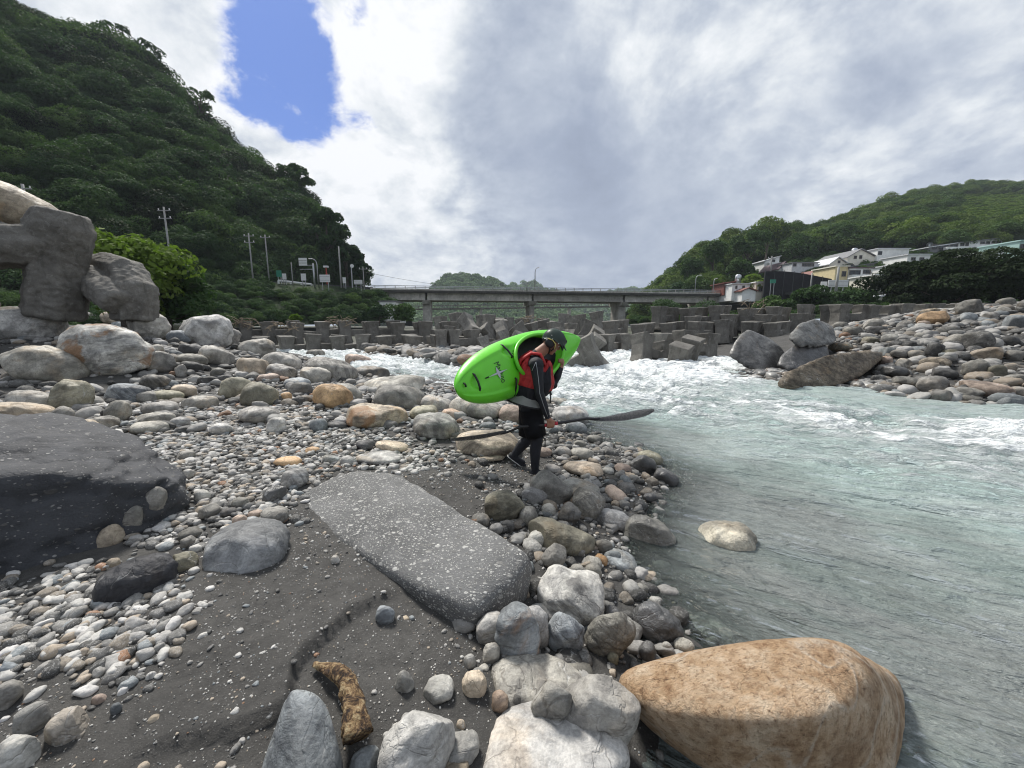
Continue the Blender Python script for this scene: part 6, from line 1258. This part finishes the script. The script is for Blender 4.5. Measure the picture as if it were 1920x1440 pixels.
    # face
    for s in (-1, 1):
        m = MB(); add_ell(m.bm, h(.076, s*.032, .004), (.011, .011, .011), None, 2); child(m, 'eye', 'white_trim', smooth=True); m = MB(); add_ell(m.bm, h(.0855, s*.032, .003), (.004, .006, .006), None, 2); child(m, 'pupil', 'hair', smooth=True)
    m = MB(); D, Fc = ico(4); hv = {}
    for k, d in enumerate(D):
        if d[2] < -.62 or (d[0] > .2 and d[2] < .05): continue
        hv[k] = m.bm.verts.new(h(-.008+d[0]*.104, d[1]*.083, .012+d[2]*.112))
    for f in Fc:
        if all(k in hv for k in f): m.bm.faces.new([hv[k] for k in f])
    child(m, 'hair', 'hair', smooth=True)
    # helmet: shell with brim and ear openings
    m = MB(); hv = {}
    for k, d in enumerate(D):
        brim = max(0, d[0])**3
        lim = -.05 - .55*max(0, -d[0])*1.0 + .10*max(0, d[0]) + (.32 if abs(d[1]) > .72 and d[0] < .35 else 0)*0
        if d[2] < lim: continue
        hv[k] = m.bm.verts.new(h(d[0]*(.128+.022*brim), d[1]*.106, .022+d[2]*.122-(.050*brim if d[2] < .45 else 0)))
    for f in Fc:
        if all(k in hv for k in f): m.bm.faces.new([hv[k] for k in f])
    bmesh.ops.solidify(m.bm, geom=m.bm.faces[:], thickness=.006); hel = child(m, 'helmet', 'helmet', smooth=True)
    m = MB(); m.poly([h(.085, -.075, .052), h(.085, .075, .052), h(.135, .055, .038), h(.175, .0, .020), h(.135, -.055, .038)], Rh @ Vector((0, 0, -.008))); child(m, 'visor', 'helmet')
    m = MB(); m.tube([h(-.075, -.098, -.005), h(-.02, -.104, .012), h(.03, -.100, -.002), h(.055, -.088, -.05)], .0055, 6); m.tube([h(-.075, .098, -.005), h(-.02, .104, .012), h(.03, .100, -.002), h(.055, .088, -.05)], .0055, 6); child(m, 'helmet_edge', 'yellow', smooth=True)
    m = MB()
    for s in (-1, 1): add_ell(m.bm, h(-.022, s*.085, -.032), (.052, .016, .046), Rh)
    child(m, 'ear_guard', 'black_plastic', smooth=True)
    m = MB()
    for s in (-1, 1): m.tube([h(-.01, s*.088, -.045), h(.022, s*.070, -.085), h(.046, 0, -.124)], .008, 6); m.tube([h(.05, s*.088, -.03), h(.04, s*.064, -.09)], .007, 6)
    child(m, 'chin_strap', 'black_plastic', smooth=True)
    for x, z in ((-.06, .045), (-.03, .02), (.05, .02), (-.08, -.02)):
        m = MB(); add_ell(m.bm, h(x, -.107, z), (.005, .004, .005), None, 2); child(m, 'rivet', 'white_trim', smooth=True)
    # life vest: quilted shell lofted round the trunk
    rows = [(-.06, .158, .195, 0), (.0, .178, .205, 0), (.07, .195, .210, .0), (.15, .202, .212, 0), (.235, .192, .207, 0), (.31, .165, .190, 0), (.355, .125, .155, 0)]
    axis = (nck-wai); L_ = axis.length; ad = axis.normalized(); fx = Vector((ad.z, 0, -ad.x)); NR = 44
    m = MB(); rings = []; mats = []
    for t_, rx, ry, _ in rows:
        c = wai + ad*(t_/.36*L_*.93) + fx*.012; ring = []
        for k in range(NR):
            a = 2*math.pi*k/NR; ca, sa = math.cos(a), math.sin(a); q = .012*math.cos(a*8)
            arm = (abs(sa) > .80) and t_ > .20
            rx_ = rx + q + (.03 if ca > .3 and .02 < t_ < .2 else 0); ring.append(m.bm.verts.new(c + fx*(math.copysign(abs(ca)**.8, ca)*rx_) + Vector((0, math.copysign(abs(sa)**.8, sa)*(ry+q*.5), 0)) + ad*(-.07 if arm else 0)))
        rings.append(ring)
    for i, (r0, r1) in enumerate(zip(rings, rings[1:])):
        for k in range(NR):
            f = m.bm.faces.new((r0[k], r0[(k+1) % NR], r1[(k+1) % NR], r1[k])); a = 2*math.pi*(k+.5)/NR; ca, sa = math.cos(a), math.sin(a)
            blk = (i < 2) if ca > .72 else (i < 2) if ca < .12 else (i < 5)
            f.material_index = 1 if blk else 0
    bmesh.ops.solidify(m.bm, geom=m.bm.faces[:], thickness=.02); bmesh.ops.subdivide_edges(m.bm, edges=m.bm.edges[:], cuts=1, smooth=.6, use_grid_fill=True)
    vest = child(m, 'life_vest', 'pfd_red', smooth=True); vest.data.materials.append(M['neoprene'])
    for s in (-1, 1):
        m = MB(); o_ = Vector((0, s*.105, 0)); m.tube([che+fx*.155+o_+Vector((0, 0, .03)), uch+fx*.135+o_, nck+o_*1.0+Vector((.02, 0, .005)), nck+o_-fx*.075+Vector((0, 0, .0)), uch-fx*.145+o_, che-fx*.16+o_], [.036, .036, .034, .036, .040, .040], 10, True, .55); child(m, 'shoulder_strap', 'pfd_red', smooth=True)
    m = MB(); m.tube([che+fx*.19+Vector((0, -.10, -.10)), che+fx*.20+Vector((.01, -.10, -.17)), che+fx*.19+Vector((.015, -.10, -.25))], .008, 6); m.tube([che+fx*.19+Vector((.0, -.02, -.10)), che+fx*.21+Vector((.02, -.02, -.17))], .008, 6); child(m, 'tow_strap', 'black_plastic')
    m = MB(); m.tube([kN+Vector((.045, -.02, .06)), kN+Vector((.085, -.02, .02)), kN+Vector((.085, -.02, -.06))], .007, 6); child(m, 'dangling_cord', 'black_plastic')
    # sprayskirt flaring over the hips
    m = MB(); rings = []
    for t_, rx, ry, dx, dz in ((0, .135, .175, 0, .035), (.3, .142, .185, -.005, -.02), (.6, .17, .215, -.015, -.065), (.85, .215, .25, -.03, -.10), (1, .235, .268, -.035, -.112)):
        rings.append([m.bm.verts.new(wai + Vector((0, 0, .035)) + Vector((dx+math.cos(a)*rx, math.sin(a)*ry, dz-.06*math.cos(a)*t_-.03*t_))) for a in np.linspace(0, 2*math.pi, 36, False)])
    for r0, r1 in zip(rings, rings[1:]):
        for k in range(36): m.bm.faces.new((r0[k], r0[(k+1) % 36], r1[(k+1) % 36], r1[k]))
    rim = [q.co.copy() for q in rings[-1]]; bmesh.ops.solidify(m.bm, geom=m.bm.faces[:], thickness=.006); sk = child(m, 'sprayskirt', 'deck_grey', smooth=True)
    m = MB(); m.tube(rim+[rim[0]], .010, 7, False); m.build('skirt_rim', M['black_plastic'], sk, True)
    # shorts hem, arm piping, shoes
    for hp, kn in ((hN, kN), (hF, kF)):
        m = MB(); d = (kn-hp); m.tube([hp+d*.05+Vector((0, 0, .03)), hp+d*.4, hp+d*.86], [.128, .124, .112], 18, False); bmesh.ops.solidify(m.bm, geom=m.bm.faces[:], thickness=.008); child(m, 'shorts_leg', 'neoprene', smooth=True)
    pts = [sN+Vector((-.01, -.072, .03)), sN+Vector((.0, -.072, -.03)), (sN+eN)/2+Vector((.002, -.062, 0)), eN+Vector((.002, -.053, 0)), (eN+wN)/2+Vector((.0, -.048, 0)), wN+Vector((-.004, -.033, .02))]
    m = MB(); m.tube(pts, .0035, 5); m.tube([pts[0], sN+Vector((-.05, -.06, -.06))], .003, 5); child(m, 'sleeve_piping', 'piping', smooth=True)
    for an, d, nm in ((aN, Vector((1, -.05, -.08)), 0), (aF, Vector((.80, 0, -.60)), 1)):
        d = d.normalized(); up = Vector((d.z*-1, 0, d.x)) if nm else Vector((0, 0, 1)); side = Vector((0, 1, 0)); heel = an + (Vector((-.045, 0, -.062)) if not nm else -up*.048-d*.05)
        m = MB(); rings = []
        for t_, w_, hh in ((0, .026, .05), (.06, .036, .07), (.12, .036, .062), (.19, .044, .048), (.25, .040, .036), (.285, .018, .022)):
            c = heel + d*t_; rings.append([m.bm.verts.new(c + side*(math.cos(a)*w_) + up*(max(-.012, math.sin(a)*hh))) for a in np.linspace(0, 2*math.pi, 16, False)])
        for r0, r1 in zip(rings, rings[1:]):
            for k in range(16): m.bm.faces.new((r0[k], r0[(k+1) % 16], r1[(k+1) % 16], r1[k]))
        m.bm.faces.new(rings[0]); m.bm.faces.new(rings[-1]); sh_ = child(m, 'shoe', 'neoprene', smooth=True)
        edge = [heel + d*t_ + side*w_*s_ - up*.004 for s_, seq in ((1, ((0, .028), (.06, .038), (.12, .038), (.19, .046), (.25, .042), (.29, .0))), (-1, ((.25, .042), (.19, .046), (.12, .038), (.06, .038), (0, .028)))) for t_, w_ in seq]
        m = MB(); m.tube(edge+[edge[0]], .005, 6, False); m.build('sole_edge', M['white_trim'], sh_, True)
    return YC
YC = build_person()
# ------------------------------------------------------------------ paddle
def build_paddle():
    y = YC-.20; P = lambda px, py, dy=0: Vector(at_y(px, py, y+dy)); o0 = P(1030, 796); root = empty('paddle', o0); tag(root, 'black carbon whitewater paddle held low in one hand', 'paddle')
    pts = [P(938, 813), P(950, 810), P(962, 805.5), P(974, 800.5), P(990, 799), P(1030, 796), P(1075, 789), P(1100, 784.5), P(1112, 785.5), P(1124, 785)]
    m = MB(); m.tube([p-o0 for p in pts], .0155, 10); m.build('shaft', M['shaft'], root, True)
    for a, b, nm in ((1021, 1025, 0), (1038, 1046, 1)):
        ya = lambda x: 796-(x-1030)*.157; m = MB(); m.tube([P(a, ya(a))-o0, P(b, ya(b))-o0], .0185, 10); m.build('grip_tape', M['tape'], root, True)
    def blade(A, B, wdir, wid, bend):
        d = (B-A); L = d.length; d = d.normalized(); w = (wdir-d*wdir.dot(d)).normalized(); nn = d.cross(w); m = MB(); rings = []; N = 18
        for i in range(N+1):
            t_ = i/N; ww = wid/2*min(1, (t_/.55)**.75+.12)*(1-max(0, (t_-.72)/.28)**2.4*.75); c = A+d*(L*t_)+nn*bend*math.sin(t_*math.pi)
            rings.append([m.bm.verts.new(c+w*(ww*k)+nn*(-.022*abs(k)**2*wid/.2 + (.010*(1-abs(k))*(1-t_)))-o0) for k in np.linspace(-1, 1, 11)])
        for r0, r1 in zip(rings, rings[1:]):
            for k in range(10): m.bm.faces.new((r0[k], r0[k+1], r1[k+1], r1[k]))
        bmesh.ops.solidify(m.bm, geom=m.bm.faces[:], thickness=.005); m.build('blade', M['carbon'], root, True)
    blade(P(1112, 785.5), P(1226, 767), Vector((0, .93, .36)), .135, -.02); blade(P(950, 810), P(846, 827), Vector((0, .88, -.46)), .18, .02)
build_paddle()
# ------------------------------------------------------------------ driftwood and odds
def driftwood():
    mat, t = new_mat('weathered_driftwood'); co = t.add('ShaderNodeTexCoord').outputs['Object']; n = t.noise(t.v('MULTIPLY', co, (1, 1, 1)), 26, 7, .7, 1.0); f = t.noise(co, 90, 5, .7)
    c = t.ramp(n, [(.40, (.018, .010, .006)), (.47, (.10, .055, .025)), (.53, (.28, .18, .085)), (.62, (.46, .36, .21))]); finish(t, c, .85, t.bump(t.m('ADD', n, f), .9, .02))
    C = [(592, 1249, .30, .012), (612, 1252, .315, .024), (636, 1262, .325, .032), (654, 1282, .33, .035), (662, 1310, .33, .038), (664, 1338, .325, .040), (668, 1362, .32, .048), (674, 1384, .30, .052)]
    rg = random.Random(4); m = MB(); pts = [Vector(at_z(x, y, z)) for x, y, z, _ in C]; rad = [r for *_, r in C]; P2, R2 = [], []
    for a, b, ra, rb in zip(pts, pts[1:], rad, rad[1:]):
        for k in range(5): s = k/5; P2.append(a.lerp(b, s)); R2.append(ra+(rb-ra)*s)
    P2.append(pts[-1]); R2.append(rad[-1]); m.tube(P2, R2, 22)
    for q in m.bm.verts:
        v3 = q.co*38; q.co += Vector((mnoise.noise(v3), mnoise.noise(v3+Vector((9, 3, 1))), mnoise.noise(v3+Vector((4, 8, 2)))))*.010 + Vector((mnoise.noise(q.co*11), 0, mnoise.noise(q.co*11+Vector((5, 5, 5)))))*.014
    o = m.build('driftwood', mat, None, True); relocate(o, at_z(660, 1320, .28)); tag(o, 'curved piece of brown driftwood lying on the dark sand', 'driftwood')
driftwood()
rgd = random.Random(12)
for lab, px, py, Y, n in (('tangle of dry reeds caught on the left end of the block weir', 460, 604, 28, 34), ('dry reeds hanging between two blocks of the left weir', 531, 612, 27.5, 26), ('dead branches caught on the back of the block heap', 1000, 600, 31, 18), ('dry reeds on top of the upper right block row', 1408, 572, 29, 14), ('straw caught along the middle of the left weir', 640, 602, 29, 24)):
    c = Vector(at_y(px, py, Y)); m = MB()
    for k in range(n):
        a = Vector((rgd.uniform(-.9, .9), rgd.uniform(-.3, .3), rgd.uniform(-.35, .25))); d = Vector((rgd.uniform(-1, 1), rgd.uniform(-.4, .4), rgd.uniform(-.5, .6)))*.55; m.tube([a-d, a+Vector((0, 0, .08)), a+d], [.018, .022, .012], 5)
    o = m.build('dry_debris', M['dead_wood'], None, False, 0, c); tag(o, lab, 'debris', 'flood debris on the blocks')
# ------------------------------------------------------------------ valley air
def haze():
    o = MB().box((0, 0, 162), (3300, 3300, 330)).build('haze', None); o.data.materials.clear()
    m = bpy.data.materials.new('valley_air'); m.use_nodes = True; t = NT(m.node_tree); t.n.clear()
    v = t.add('ShaderNodeVolumePrincipled', {'Color': (.80, .88, 1.0, 1), 'Density': .00022, 'Anisotropy': .0})
    t.add('ShaderNodeOutputMaterial', {'Volume': v.outputs[0]}); o.data.materials.append(m); tag(o, 'thin bluish haze filling the valley', 'haze', None, 'stuff')
haze()
